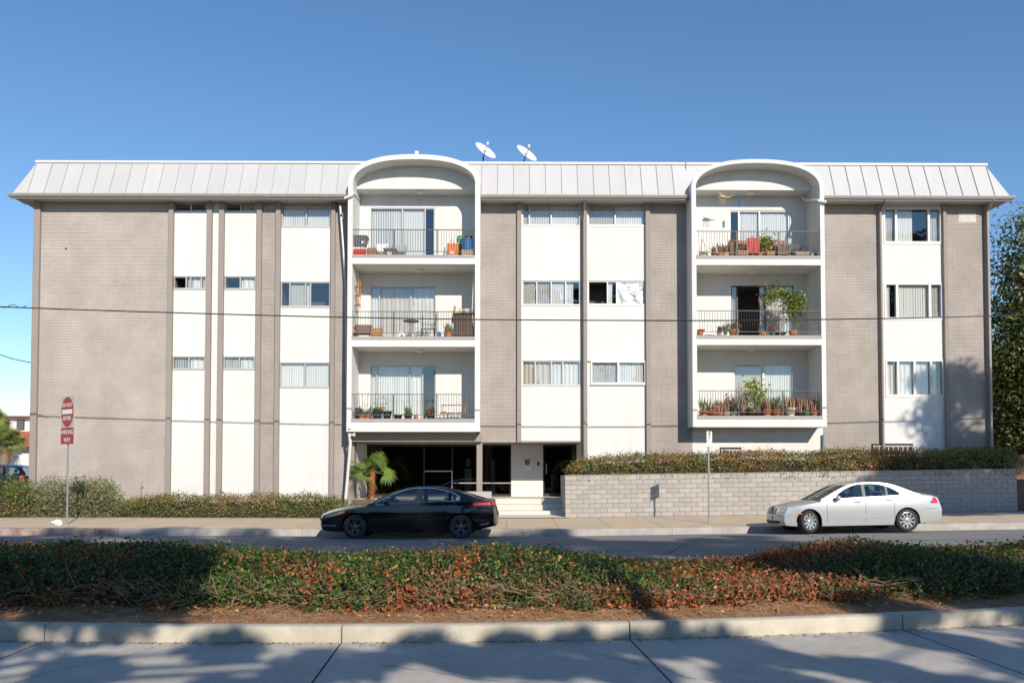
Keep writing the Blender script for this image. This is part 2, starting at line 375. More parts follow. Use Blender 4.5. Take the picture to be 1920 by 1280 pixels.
# ================================================================== apartment building
DF = 30.0; DB = 30.5; DS = 29.1; DT = 29.8; DR = 32.5          # wall face, balcony back, balcony front, tympanum, entrance recess
BL = T('apartment_building', 'long four-storey apartment block of grey brick, white stucco panels and arched balconies', 'apartment block', (0, DF, .3))
ZE = 11.63; ZOV = Z(828, DF); ZB = .3; ZLAND = .74
def brick_wall(x0, x1, z0, z1, face=DF, depth=.28):
    wl = MB().box(x0, x1, face+.012, face+depth, z0, z1).build('brick_wall', 'mortar' if x1-x0 > 3 else 'mortar_grey', BL)
    m = MB(); ch = .098; n = int((z1-z0)/ch); j = .0075; jv = .0035; BLn = .39
    for r in range(n+1):
        za = z0+r*ch; zb = min(za+ch, z1)-j
        if zb-za < .02: continue
        x = x0 - (BLn/2 if r % 2 else 0.)
        while x < x1-.01:
            a = max(x, x0); b = min(x+BLn, x1); x += BLn
            if b-a < .025: continue
            d = random.uniform(-.0025, .0025)
            m.box(a, b-jv, face+d, face+.014, za, zb, skip=('k',))
    m.build('bricks', 'brick' if x1-x0 > 3 else 'brick_grey', wl, kind='stuff'); return wl
def pil(px0, px1, z0=ZB, z1=ZE, D=29.88, mat='taupe'):
    return MB().cbox(X(px0,D), X(px1,D), D, DF+.3, z0, z1, .008).build('pilaster', mat, BL)
def spandrel(x0, x1, z0, z1, mat='stucco', y=DF+.02):
    return MB().box(x0, x1, y, y+.24, z0, z1).build('stucco_panel', mat, BL)
def slats(x0, x1, z0, z1, y, pitch=.089, amp=.016, ang=0.):
    m = MB(); x = x0; k = 0
    while x < x1-.01:
        b = min(x+pitch*.96, x1); tw = random.uniform(-.008, .008)+ang; cen = (x+b)/2
        m._add([(x, y+amp+tw, z0), (cen, y, z0), (b, y+amp-tw, z0), (x, y+amp+tw, z1), (cen, y, z1), (b, y+amp-tw, z1)], [(0,1,4,3),(1,2,5,4)]); x += pitch
    return m
def drape(x0, x1, z0, z1, y, waves=6, amp=.03):
    n = waves*6; P = []
    for i in range(n+1):
        x = x0+(x1-x0)*i/n; o = amp*math.sin(i/6*2*math.pi+.6*math.sin(i*.7)); P.append([(x, y+o, z0), (x, y+o*.7, z1)])
    return MB().grid(P)
def window(x0, x1, z0, z1, cells, y=DF+.05, fr=.035, frame='alu', glass='glass', room=.9, sill=True, proud=0.):
    """cells: list of (fraction_start, fraction_end, covering, sash) ; covering: None/'blind'/'grey'/'drape'/'beige'/'foil'/'half'/'open'"""
    m = MB(); yf = y-proud; yb = y+.06
    m.box(x0, x1, yf, yb, z1-fr, z1); m.box(x0, x1, yf, yb, z0, z0+fr); m.box(x0, x0+fr, yf, yb, z0+fr, z1-fr); m.box(x1-fr, x1, yf, yb, z0+fr, z1-fr)
    for c in cells[1:]:
        xc = x0+(x1-x0)*c[0]; m.box(xc-fr*.6, xc+fr*.6, yf+.006, yb-.004, z0+fr, z1-fr)
    wn = m.build('window', frame, BL)
    if sill: MB().box(x0-.01, x1+.01, y-.05, y+.06, z0-.04, z0-.002).build('sill', frame, wn)
    for c in cells:
        a = x0+(x1-x0)*c[0]+fr*.6; b = x0+(x1-x0)*c[1]-fr*.6; za, zb = z0+fr, z1-fr; cov = c[2]
        yg = y+.03+random.uniform(-.004, .004)
        if cov != 'open': MB().quad((a,yg,za),(b,yg,za),(b,yg+random.uniform(-.006,.006),zb),(a,yg,zb)).build('pane', glass, wn)
        yc = y+.10
        if cov == 'blind': slats(a, b, za, zb, yc, ang=random.uniform(-.01,.01)).build('blind', 'blind', wn)
        elif cov == 'grey': slats(a, b, za, zb, yc, ang=random.uniform(-.01,.01)).build('blind', 'blind_grey', wn)
        elif cov == 'half': slats(a, a+(b-a)*.55, za, zb, yc).build('blind', 'blind', wn)
        elif cov == 'drape': drape(a, b, za, zb, yc+.02, max(3, int((b-a)*7))).build('curtain', 'blind', wn, smooth=60)
        elif cov == 'beige': drape(a, b, za, zb, yc+.02, max(3, int((b-a)*7))).build('curtain', 'curtain_beige', wn, smooth=60)
        elif cov == 'foil': MB().grid([[(a+(b-a)*i/14, yc-.055+.010*math.sin(i*.9+k*.5)+random.uniform(-.009,.009), za+(zb-za)*k/10) for k in range(11)] for i in range(15)]).build('foil_sheet', 'foil', wn)
        elif cov == 'paper': MB().grid([[(a+(b-a)*i/14, yc-.05+.02*math.sin(i*1.3+k*1.1)+random.uniform(-.012,.012), za+(zb-za)*k/10) for k in range(11)] for i in range(15)]).build('paper_sheet', 'foil', wn)
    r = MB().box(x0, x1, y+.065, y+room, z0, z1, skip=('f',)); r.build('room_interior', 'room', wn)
    return wn

# ---- vertical bands of the front, left to right
zt = ZE+.02
pil(59, 71); brick_wall(X(71), X(313), ZB, ZE); pil(313, 322)
rowA = [(378,398),(519,542),(669,692)]
def band(px0, px1, wx0, wx1, rows, kinds, zbot, **kw):
    x0, x1 = X(px0), X(px1); ztop = ZE
    for (ya, yb), kd in zip(rows, kinds):
        za, zb = Z(yb, DF), min(Z(ya, DF), ZE-.02)
        if ztop-zb > .03: spandrel(x0, x1, zb, ztop)
        window(X(wx0), X(wx1), za, zb, kd, **kw); ztop = za
        if X(wx0)-x0 > .03: spandrel(x0, X(wx0), za, zb)
        if x1-X(wx1) > .03: spandrel(X(wx1), x1, za, zb)
    spandrel(x0, x1, zbot, ztop)
band(322, 385, 324, 384.5, rowA, [[(0,.5,None),(.5,1,None)], [(0,.38,'open'),(.38,.52,'grey'),(.52,.85,'drape'),(.85,1,'grey')], [(0,.5,'grey'),(.5,1,'drape')]], ZB)
pil(385, 394.5); spandrel(X(394.5), X(408), ZB, ZE); pil(408, 417.5)
band(417.5, 479, 419.5, 478, rowA, [[(0,.5,None),(.5,1,'grey')], [(0,.5,None),(.5,1,'drape')], [(0,.5,'grey'),(.5,1,'drape')]], ZB)
pil(479, 488.5); brick_wall(X(488.5), X(515), ZB, ZE); pil(515, 524)
rowC = [(379.5,425),(529,575),(680,725.5)]
band(524, 619, 525.5, 618, rowC, [[(0,.5,'blind'),(.5,1,'blind')], [(0,.18,None),(.18,.5,'grey'),(.5,.6,'drape'),(.6,1,None)], [(0,.5,'blind'),(.5,1,'blind')]], ZB)
pil(619, 627); brick_wall(X(627), X(663), ZB, ZE)
brick_wall(X(893), X(969.5), ZOV, ZE); pil(969.5, 977.5, ZOV-.02)
rowD = [(378,421.5),(526,571),(676,721.5)]
band(977.5, 1090, 979.5, 1088, rowD, [[(0,.12,'grey'),(.12,.5,'blind'),(.5,1,'blind')], [(0,.25,'grey'),(.25,.5,'grey'),(.5,.75,'blind'),(.75,1,'half')], [(0,.22,'beige'),(.22,.5,'beige'),(.5,.7,'drape'),(.7,1,'drape')]], ZOV)
pil(1091, 1101, .3)
rowE = [(378,421.5),(526,570),(677,718.5)]
x0, x1 = X(1101), X(1211.5)
band(1101, 1211.5, 1103, 1210.5, rowE[:2], [[(0,.48,'grey'),(.48,1,'blind')], [(0,.34,'open'),(.34,.5,'half'),(.5,1,'foil')]], Z(679,DF))
za, zb = Z(719.5,DF), Z(676.5,DF)
window(X(1107), X(1211), za, zb, [(0,.5,'grey'),(.5,1,'blind')], frame='white_paint', fr=.06, y=DF+.0, proud=.03)
spandrel(x0, x1, ZB, za); spandrel(x0, X(1107), za, zb); spandrel(x0, x1, zb, Z(679,DF)-.001) if zb < Z(679,DF)-.01 else None
pil(1211.5, 1220); brick_wall(X(1220), X(1297), ZB, ZE)
brick_wall(X(1541), X(1651), ZB, ZE); pil(1649.5, 1656, D=29.9, mat='taupe')
rowF = [(386.5,454),(528.5,597),(673,742)]
F3 = [(0,.22,'grey'),(.22,.78,'half'),(.78,1,'grey')]
band(1656, 1772, 1659, 1769, rowF, [F3, [(0,.22,'half'),(.22,.78,'blind'),(.78,1,'grey')], [(0,.22,'drape'),(.22,.5,'drape'),(.5,.78,'drape'),(.78,1,'half')]], ZB, frame='white_paint', fr=.07, proud=.05)
pil(1772, 1778); brick_wall(X(1778), X(1851), ZB, ZE); pil(1851, 1858.5)
XL, XR = X(59), X(1858.5)
# pale painted patch on the right-hand brick
m = MB(); a, b = at(1797,399,DF), at(1830,417,DF); m.quad((a.x,DF-.006,b.z),(b.x,DF-.006,b.z),(b.x,DF-.006,a.z),(a.x,DF-.006,a.z)); pm('patch_paint', (.52,.49,.47), .85, var=.35, vs=7); m.build('paint_patch', 'patch_paint', BL)
# the side and rear walls and the inner core behind the front
MB().box(XL+.01, XL+.25, DF+.3, 46, ZB, ZE).build('side_wall', 'brick', BL); MB().box(XR-.25, XR-.01, DF+.3, 46, ZB, ZE).build('side_wall', 'brick', BL)
MB().box(XL+.25, XR-.25, 46, 46.25, ZB, ZE).build('rear_wall', 'stucco_beige', BL)
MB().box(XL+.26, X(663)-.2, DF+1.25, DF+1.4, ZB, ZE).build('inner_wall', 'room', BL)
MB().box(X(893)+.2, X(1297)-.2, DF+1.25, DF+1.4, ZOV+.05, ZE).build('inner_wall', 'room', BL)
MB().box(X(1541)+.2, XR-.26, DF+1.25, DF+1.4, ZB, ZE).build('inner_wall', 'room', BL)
# band along the top of the wall under the eaves
MB().box(xs_ := XL-.42, XL+.02, DF+.3, 46.4, ZE, ZE+.06).build('soffit', 'soffit', BL); MB().box(XR-.02, XR+.42, DF+.3, 46.4, ZE, ZE+.06).build('soffit', 'soffit', BL)
# ---- mansard roof
xe0, xe1 = X(20, 29.45, 366), X(1897, 29.45, 372); ze0 = ZE+.06; ze1 = Z(307, 30.05); tb = .60
rf = MB().box(xe0+tb+.05, xe1-tb-.05, DB+.45, 46, ze0, ze1+.02).build('roof', 'roof_metal', BL)
nS = 62; stepx = (xe1-xe0)/nS
BAYS = [(X(651,DS), X(900,DS)), (X(1298,DS), X(1548,DS))]
edges = sorted([xe0+k*stepx for k in range(nS+1)] + [v for b_ in BAYS for v in b_])
def inbay(x): return any(b0-.001 < x < b1+.001 for b0, b1 in BAYS)
for k in range(len(edges)-1):
    a, b = edges[k], edges[k+1]
    if inbay((a+b)/2) or b-a < .02: continue
    f = (xe1-xe0-2*tb)/(xe1-xe0)
    at_, bt = max(a, xe0+tb*min(1, 1)), min(b, xe1-tb)
    if k == 0: tops = None
    j = random.uniform(-.004, .004)
    lo = [(a+.003, 29.45, ze0), (b-.003, 29.45, ze0)]
    def top(x): # clip the hip ends
        if x < xe0+tb: h = (x-xe0)/tb
        elif x > xe1-tb: h = (xe1-x)/tb
        else: h = 1
        return h
    ha, hb = top(a), top(b)
    up = [(a+.003, 29.45+tb*ha, ze0+(ze1-ze0)*ha+j), (b-.003, 29.45+tb*hb, ze0+(ze1-ze0)*hb+j)]
    vs = [lo[0], lo[1], up[1], up[0]] if ha > .01 and hb > .01 else ([lo[0], lo[1], up[1]] if hb > .01 else [lo[0], lo[1], up[0]])
    MB()._add(vs, [tuple(range(len(vs)))]).build('roof_panel', 'roof_metal', rf)
    if k and ha > .02 and not inbay(a):
        nv = Vector((0, -(ze1-ze0), tb)).normalized(); w_ = .008
        p0 = Vector((a, 29.45, ze0)); p1 = Vector((a, 29.45+tb*ha, ze0+(ze1-ze0)*ha)); h = nv*.032; q = MB()
        q._add([p0-Vector((w_,0,0)), p0+Vector((w_,0,0)), p1+Vector((w_,0,0)), p1-Vector((w_,0,0)), p0-Vector((w_,0,0))+h, p0+Vector((w_,0,0))+h, p1+Vector((w_,0,0))+h, p1-Vector((w_,0,0))+h], [(4,5,6,7),(0,1,5,4),(2,3,7,6),(3,0,4,7),(1,2,6,5)])
        q.build('roof_seam', 'roof_seam', rf)
for s, xe, xt in ((1, xe0, xe0+tb), (-1, xe1, xe1-tb)):
    MB().quad((xe,29.45,ze0),(xe,46.4,ze0),(xt,46.4,ze1),(xt,29.45+tb,ze1)).build('roof_panel', 'roof_metal', rf)
runs = [(xe0-.08, BAYS[0][0]-.005), (BAYS[0][1]+.005, BAYS[1][0]-.005), (BAYS[1][1]+.005, xe1+.08)]
for ra, rb in runs:
  gt = MB(); P = []
  for x in (ra, rb): P.append([(x, 29.45+dy, ze0+dz) for dy, dz in [(.02,-.05),(-.05,-.05),(-.085,0),(-.10,.045),(-.10,.06),(-.085,.06),(-.07,.0),(.0,-.02)]])
  gt.grid(P, True); gt._add(P[0], [tuple(range(8))]); gt._add(P[1], [tuple(range(8))])
  gt.build('gutter', 'gutter', BL); MB().box(max(ra, xe0), min(rb, xe1), 29.44, 29.48, ze0-.115, ze0-.052).build('fascia', 'taupe_dark', BL)
  MB().box(max(ra, xe0+.03), min(rb, xe1-.03), 29.49, DF+.3, ZE, ZE+.06).build('soffit', 'soffit', BL)

MB().box(xe0+tb-.06, xe1-tb+.06, 29.45+tb-.06, 29.45+tb+.14, ze1-.03, ze1+.05).build('ridge_cap', 'white_paint', rf)
for (b0, b1), ap, sp_ in zip(BAYS, (290, 297), (345, 352)):                # roof carried up to the outside of each arch
    zs_, za_ = Z(sp_, DS), Z(ap, DS); ro_ = (b1-b0)/2; cm = (b0+b1)/2; P = []
    for x in np.linspace(b0, b1, 61):
        zl = min(max(ze0, zs_+(za_-zs_)*max(0, 1-abs((x-cm)/ro_)**2.35)**(1/2.35)-.03), ze1-.001)
        P.append([(x, 29.45+tb*(z-ze0)/(ze1-ze0), z) for z in (zl, ze1)])
    MB().grid(P).build('roof_panel', 'roof_metal', rf)
# ---- downspouts
def pipe(pts, r, mat, name='downspout', n=8): return MB().tube(pts, r, n).build(name, mat, BL, smooth=40)
def vpipe(px, z0, z1, D=29.86, mat='taupe_dark', r=.04):
    p = at(px, 600, D); return pipe([(p.x, D, z0), (p.x, D, z1-.35), (p.x, D-.05, z1-.25), (p.x, 29.42, z1+.02)], r, mat)
vpipe(1095.5, .4, ZE, 29.82, 'taupe', .045); vpipe(1093, .4, ZE-.4, 29.84, 'iron', .018); vpipe(1855, .4, ZE, 29.82, 'gutter', .045); vpipe(1651.5, .4, ZE-.02, 29.88, 'iron', .03)
p = [at(637.5,385,29.75), at(649,542,29.75), at(651,800,29.75)]; pipe(p, .05, 'galv')
p = [at(646,372,29.02), at(660,366,29.02), at(663,362,29.25), at(672,374,30.2)]; pipe(p, .05, 'white_paint')
p = [at(1549,379,29.0), at(1535,376,29.02), at(1508,375,30.1), at(1505,368,30.3)]; pipe(p, .05, 'white_paint')
p = [at(655,812,29.15), at(657,830,29.2), at(652,890,29.4), at(648,935,29.4)]; pipe(p, .055, 'white_paint')
p = at(656,801,29.06); MB().lathe([(0,-.0),(.05,.0),(.05,.05),(.0,.05)], (p.x, 29.03, p.z), 12, 'y').build('vent_cap', 'stucco_beige', BL)
p = at(1545,830,29.9); pipe([(p.x,29.9,.6),(p.x,29.9,3.1)], .05, 'galv')

# ---- balcony stacks
RAILSTUFF = []
def stack(nm, pxo0, pxo1, pxi0, pxi1, apex, apin, spring, slabs, doors, zlow):
    """outer/inner px at mid height, arch apex px, list of (rail_top, curb_top, curb_bot, fascia_bot) px"""
    xo0, xo1, xi0, xi1 = X(pxo0,DS), X(pxo1,DS), X(pxi0,DS), X(pxi1,DS)
    st = bpy.data.objects.new('balcony_bay', None); col.objects.link(st); st.parent = BL; st.location = ((xo0+xo1)/2, 0, 0)
    zs = Z(spring, DS); zao, zai = Z(apex, DS), Z(apin, DS); zbase = Z(slabs[-1][3], DS)
    yb = DB+.25
    MB().box(xo0, xi0, DS, yb, zbase, zs).build('side_wall', 'stucco', st); MB().box(xi1, xo1, DS, yb, zbase, zs).build('side_wall', 'stucco', st)
    # arch vault
    cxx = (xo0+xo1)/2; n = 40; ro = (xo1-xo0)/2; ri = (xi1-xi0)/2; P = []
    def se(t, a, b, e=2.35): c, s = math.cos(t), math.sin(t); return math.copysign(abs(c)**(2/e), c)*a, abs(s)**(2/e)*b
    for i in range(n+1):
        t = math.pi*i/n; ox, oz = se(t, ro, zao-zs); ix, iz = se(t, ri, zai-zs)
        P.append([(cxx+ox, DS, zs+oz), (cxx+ox, yb+.1, zs+oz), (cxx+ix, yb+.1, zs+iz), (cxx+ix, DS, zs+iz)])
    MB().grid(P, True).build('arch', 'stucco', st, smooth=40)
    zc = Z(355, DT)                                         # ceiling under the tympanum
    vs = [(cxx-ri, DT, zc), (cxx+ri, DT, zc)]; q = [(cxx+se(math.pi*i/n, ri*1.0, zai-zs)[0], zs+se(math.pi*i/n, ri, zai-zs)[1]) for i in range(n+1)]
    Pf = [[(x, DT, zc) for x, z in q], [(x, DT, max(z, zc)+.01) for x, z in q]]
    tmp = MB().grid(Pf); tmp.build('tympanum', 'stucco', st)
    MB().box(xi0, xi1, DT+.005, DB+.1, zc, zc+.1).build('ceiling', 'stucco', st)
    # slabs
    floors = []
    for i, (rt, ct, cb, fb) in enumerate(slabs):
        zt_, zc_, zf_ = Z(ct,DS), Z(cb,DS), Z(fb,DS)
        MB().box(xi0-.005, xi1+.005, DS-.02, DS+.16, zc_, zt_).build('balcony_curb', 'floor_curb', st)
        low = i == len(slabs)-1
        MB().box((xo0 if low else xi0)-.001*i, (xo1 if low else xi1)+.001*i, DS-.004, DS+.18, zf_, zc_-.002).build('balcony_fascia', 'stucco', st)
        MB().box(xi0+.001, xi1-.001, DS+.18, DB+.2, zf_+.02, zt_-.05).build('balcony_floor', 'stucco_beige', st)
        floors.append(zt_-.05)
    if True: MB().box(xo0+.002, xo1-.002, DS+.18, DF, zbase, zbase+.03).build('bay_soffit', 'stucco_beige', st)
    # back walls with sliding doors
    tops = [zc] + [Z(s[3], DS)+.02 for s in slabs[:-1]]
    for i, (dx0, dx1, dy, cells, kw) in enumerate(doors):
        zf, ztp = floors[i], tops[i]; a, b = X(dx0,DB,dy+40), X(dx1,DB,dy+40); zh = Z(dy, DB)
        for q0, q1, q2, q3 in ((xi0-.3, a, zf, ztp), (b, xi1+.3, zf, ztp), (a, b, zh, ztp)):
            MB().box(q0, q1, DB, DB+.2, q2, q3).build('balcony_wall', 'stucco', st)
        window(a, b, zf+.02, zh, cells, y=DB+.03, sill=False, room=1.4, **kw)
        p = at(785 if pxo0 < 900 else 1408, 0, 29.95); 
        lamp = MB().lathe([(.0,0),(.16,0),(.165,-.03),(.13,-.07),(.06,-.095),(0,-.10)], (X(787 if pxo0 < 900 else 1410,30.05), 30.05, ztp), 16, caps=False).build('ceiling_lamp', 'glass_lamp', st, smooth=50)
    return st, floors, (xi0, xi1), [Z(s[0], DS) for s in slabs]
SL_, FL_L, XI_L, RT_L = stack('L', 651, 900, 660, 890.5, 290, 299, 345,
    [(429.5,478.5,483.3,495.5),(583,631,637,650),(738,784.8,791,809)],
    [(694,815,390.5,[(0,.5,'blind'),(.5,.85,'blind'),(.85,1,None)],{}), (694,817,537,[(0,.14,'drape'),(.14,.62,'beige'),(.62,1,'drape')],{}), (694,817,684.5,[(0,.1,'drape'),(.1,.6,'blind'),(.6,.8,'drape'),(.8,1,None)],{'glass':'glass'})], 0)
SR_, FL_R, XI_R, RT_R = stack('R', 1298, 1548, 1306.5, 1540, 297, 304, 352,
    [(431,478.5,484,496),(580.5,628,634,646),(731,779,785,800)],
    [(1368,1481,393,[(0,.16,None),(.16,.5,'blind'),(.5,1,'blind')],{'frame':'white_paint','fr':.05}), (1371,1489,534.5,[(0,.1,'beige'),(.1,.45,'open'),(.45,.55,'beige'),(.55,1,'drape')],{'frame':'bronze'}), (1375,1489,681,[(0,.5,'grey'),(.5,1,'blind')],{'frame':'white_paint','fr':.06})], 0)
# ---- railings
def railing(st, xi, ztop, zfl, bellied, mid=True):
    x0, x1 = xi[0]+.004, xi[1]-.004; y = DS+.07
    r = MB().box(x0, x1, y-.02, y+.02, ztop-.022, ztop)
    r.box(x0, x1, y-.013, y+.013, zfl+.13, zfl+.15); rl = r.build('railing', 'iron', st)
    zb = zfl+.14; h = ztop-.02-zb
    if bellied: pts = [(0,0,0),(0,-.05,.06),(0,-.085,.16),(0,-.06,.28),(0,-.01,.42),(0,0,h)]
    else: pts = [(0,0,0),(0,0,h)]
    src = None; n = int((x1-x0)/.093)
    for k in range(1, n):
        x = x0+(x1-x0)*k/n
        if src is None:
            q = MB().tube(pts, .0075, 4, caps=False).build('baluster', 'iron', rl, local=True); q.location = Vector((x, y, zb))-wloc(rl); src = q
        else: inst(src, rl, Vector((x, y, zb))-wloc(rl))
    for fr_ in ((.33,.67) if bellied else (.335,.69)):
        x = x0+(x1-x0)*fr_; MB().box(x-.018, x+.018, y-.018, y+.018, zfl-.0, ztop-.022).build('rail_post', 'iron', rl)
    return rl
for k in range(3): railing(SL_, XI_L, RT_L[k], FL_L[k]+.05, False); railing(SR_, XI_R, RT_R[k], FL_R[k]+.05, k < 2)

# ---- entrance recess under the left balconies
xa, xb = X(667), X(1091)
MB().box(X(655), X(904), DF-.3, DF+.0, ZOV-.02, ZOV+.28).build('lintel', 'taupe', BL)
MB().box(X(655), xb-.02, DF+.005, DR+.3, ZOV-.02, ZOV+.04).build('entrance_ceiling', 'taupe', BL)
MB().box(X(655,DF), X(904), 29.62, DF-.31, ZOV-.005, Z(809,DS)-.004).build('lintel', 'taupe', BL)
MB().box(X(655), xa, DF-.12, DF+.3, ZB, ZOV-.03).build('brick_return', 'taupe', BL)
MB().box(xa-.25, xa, DF+.3, DR, ZB, ZOV-.03).build('recess_wall', 'stucco', BL); MB().box(xb-.02, xb+.2, DF+.3, DR, ZB, ZOV-.03).build('recess_wall', 'stucco_beige', BL)
p = at(899,870,29.9); MB().cbox(p.x-.105, p.x+.105, 29.8, 30.0, .3, ZOV-.03, .01).build('column', 'taupe', BL)
# storefront glazing
sx0, sx1 = xa+.0, X(958.5, DR, 880); zg0, zg1 = ZLAND+.02, ZOV-.03
sf = MB(); cols = [sx0+.03, X(700,DR,880), X(795,DR,880), X(848,DR,880), X(903,DR,880), sx1-.03]
for x in cols: sf.box(x-.025, x+.025, DR, DR+.08, zg0, zg1)
sf.box(sx0, sx1, DR+.002, DR+.078, zg0, zg0+.07); sf.box(sx0, sx1, DR+.002, DR+.078, zg1-.07, zg1)
sf = sf.build('storefront', 'bronze', BL)
for a, b in zip(cols[:-1], cols[1:]):
    MB().quad((a+.02,DR+.04,zg0+.05),(b-.02,DR+.04,zg0+.05),(b-.02,DR+.04,zg1-.05),(a+.02,DR+.04,zg1-.05)).build('pane', 'glass_store', sf)
zr = Z(905, DR); MB().box(cols[3], sx1, DR-.004, DR+.03, zr-.02, zr+.015).build('glazing_rail', 'alu', sf)
zr = Z(883, DR); q = MB(); q.box(cols[2]+.03, cols[3]+.01, DR-.01, DR+.02, zr-.02, zr+.02); q.box(cols[3]-.03, cols[3]+.01, DR-.01, DR+.02, Z(918,DR), zr-.02); q.build('pale_angle_bar', 'alu', sf)  # pale bar across one pane with a leg down its right edge
# lobby behind the glass
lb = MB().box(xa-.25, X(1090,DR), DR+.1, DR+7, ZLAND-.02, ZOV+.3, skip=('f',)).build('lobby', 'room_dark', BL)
MB().box(X(921,DR+2), X(928,DR+2), DR+2, DR+2.1, ZLAND, Z(862,DR+2)).build('lobby_door', 'white_paint', lb)
q = MB(); a, b = X(760,DR+2.5), X(850,DR+2.5); q.cbox(a, b, DR+2.4, DR+3.0, ZLAND+.7, ZLAND+.76, .01)
for xx in (a+.05, b-.05): q.box(xx-.03, xx+.03, DR+2.5, DR+2.56, ZLAND, ZLAND+.7)
q.build('lobby_table', 'wood_dark', lb)
q = MB(); q.sphere((X(878,DR+2), DR+2.2, ZLAND+1.35), .2, 10, 6, (.6,.5,1)); q.box(X(878,DR+2)-.15, X(878,DR+2)+.15, DR+2.1, DR+2.4, ZLAND, ZLAND+1.1); q.build('lobby_ornament', 'curtain_beige', lb)
# white wall with the entry panel, dark door
wx0, wx1 = sx1, X(1018, DR, 880)
MB().box(wx0, wx1, DR-.05, DR+.2, ZLAND, ZOV-.03).build('entrance_wall', 'stucco', BL)
p0, p1 = at(979,863,DR-.05), at(998,880,DR-.05)
ip = MB().box(p0.x, p1.x, DR-.075, DR-.05, p1.z, p0.z).build('intercom_panel', 'stucco_beige', BL)
p0, p1 = at(984,862,DR), at(993,871,DR); MB().box(p0.x, p1.x, DR-.11, DR-.078, p1.z, p0.z).build('keypad', 'plastic_grey', ip)
p0, p1 = at(984,872,DR), at(993,879,DR); MB().box(p0.x, p1.x, DR-.10, DR-.079, p1.z, p0.z).build('notice', 'plastic_white', ip)
p0, p1 = at(1007,866,DR), at(1011,872,DR); MB().box(p0.x, p1.x, DR-.10, DR-.05, p1.z, p0.z).build('lock_box', 'iron_dark', BL)
dr = MB(); dx0, dx1 = wx1, xb-.02
dr.box(dx0, dx0+.06, DR+.1, DR+.18, ZLAND, ZOV-.03); dr.box(dx1-.06, dx1, DR+.1, DR+.18, ZLAND, ZOV-.03); dr.box(dx0+.06, dx1-.06, DR+.1, DR+.18, ZOV-.1, ZOV-.03); dr.box(dx0+.06, dx1-.06, DR+.1, DR+.18, ZLAND, ZLAND+.12)
dr = dr.build('entrance_door', 'bronze', BL)
MB().quad((dx0+.06,DR+.14,ZLAND+.12),(dx1-.06,DR+.14,ZLAND+.12),(dx1-.06,DR+.14,ZOV-.1),(dx0+.06,DR+.14,ZOV-.1)).build('pane', 'glass_store', dr)
MB().box(dx0+.12, dx0+.15, DR+.05, DR+.09, ZLAND+.9, ZLAND+1.3).build('handle', 'alu', dr)
# flood light under the left balcony corner, basement grilles
q = MB(); p = at(660,814,29.0); q.lathe([(.02,-.12),(.05,-.05),(.075,.03),(.0,.03)], (p.x+.08, 29.0, p.z-.02), 12, 'x'); q.build('flood_light', 'white_paint', BL, smooth=50)
def grille(px0, px1, py0, py1, D, bars):
    a, b = at(px0,py0,D), at(px1,py1,D)
    q = MB().box(a.x, b.x, D-.03, D-.012, b.z, a.z).build('basement_vent', 'iron_dark', BL)
    f = MB().box(a.x+.02, b.x-.03, D-.07, D-.035, a.z-.12, a.z-.09); n = bars
    for k in range(n): xx = a.x+.05+(b.x-a.x-.1)*k/(n-1); f.box(xx-.012, xx+.012, D-.065, D-.04, b.z, a.z-.12)
    f.build('vent_bar', 'white_paint', q)
MB().box(X(1297)-.1, X(1541)+.05, DF+.01, DF+.2, ZB, Z(800,DS)+.3).build('stucco_panel', 'stucco', BL)
grille(1350, 1390, 838, 856, DF, 6); grille(1635, 1712, 831, 850, DF-.02, 9)
p = at(124,466,DF); MB().lathe([(.0,-.03),(.03,-.03),(.035,.0)], (p.x, DF, p.z), 10, 'y').build('vent_pipe', 'iron_dark', BL)
p = at(265,905,DF-.2); MB().tube([(p.x,DF-.25,.3),(p.x,DF-.25,p.z),(p.x+.06,DF-.25,p.z+.03),(p.x+.06,DF-.25,p.z-.05)], .02, 6).build('standpipe', 'galv', BL)
# ---- landing, steps, low wall
st = bpy.data.objects.new('entrance_steps', None); col.objects.link(st); st['kind'] = 'structure'; st.location = (X(980), 29, 0)
xl, xr = X(905,29.5,940), X(1046,29.5,940)
MB().box(xa-.01, xb+.18, 30.05, DR+.12, 0, ZLAND).build('landing', 'step_concrete', st)
for k, (y, z) in enumerate(((29.45,.545),(28.85,.35))): MB().cbox(xl+.001*k, xr+.3, y, 30.06-.002*k, -.05, z, .012).build('step', 'step_concrete', st)
P = [[(x, y, walkz(27.66)+g(x)+.02+(y-27.66)*.03) for y in (27.62, 28.9)] for x in (xl-.4, xl+1, xr+.3)]
MB().grid(P, flip=True).build('walkway', 'step_concrete', st)
MB().cbox(X(872,29.3), X(922,29.3), 29.15, 29.55, 0, Z(921,29.3), .012).build('block_plinth', 'block', st)
MB().box(-19, X(872,29.3), 29.2, DF+.1, -.2, .45).build('planting_bed', 'bed_soil')['kind'] = 'structure'
q = MB(); q.box(xa, X(872,29.3), 29.4, 30.05, -.2, ZLAND-.02); q.build('planting_bed', 'bed_soil')['kind'] = 'structure'
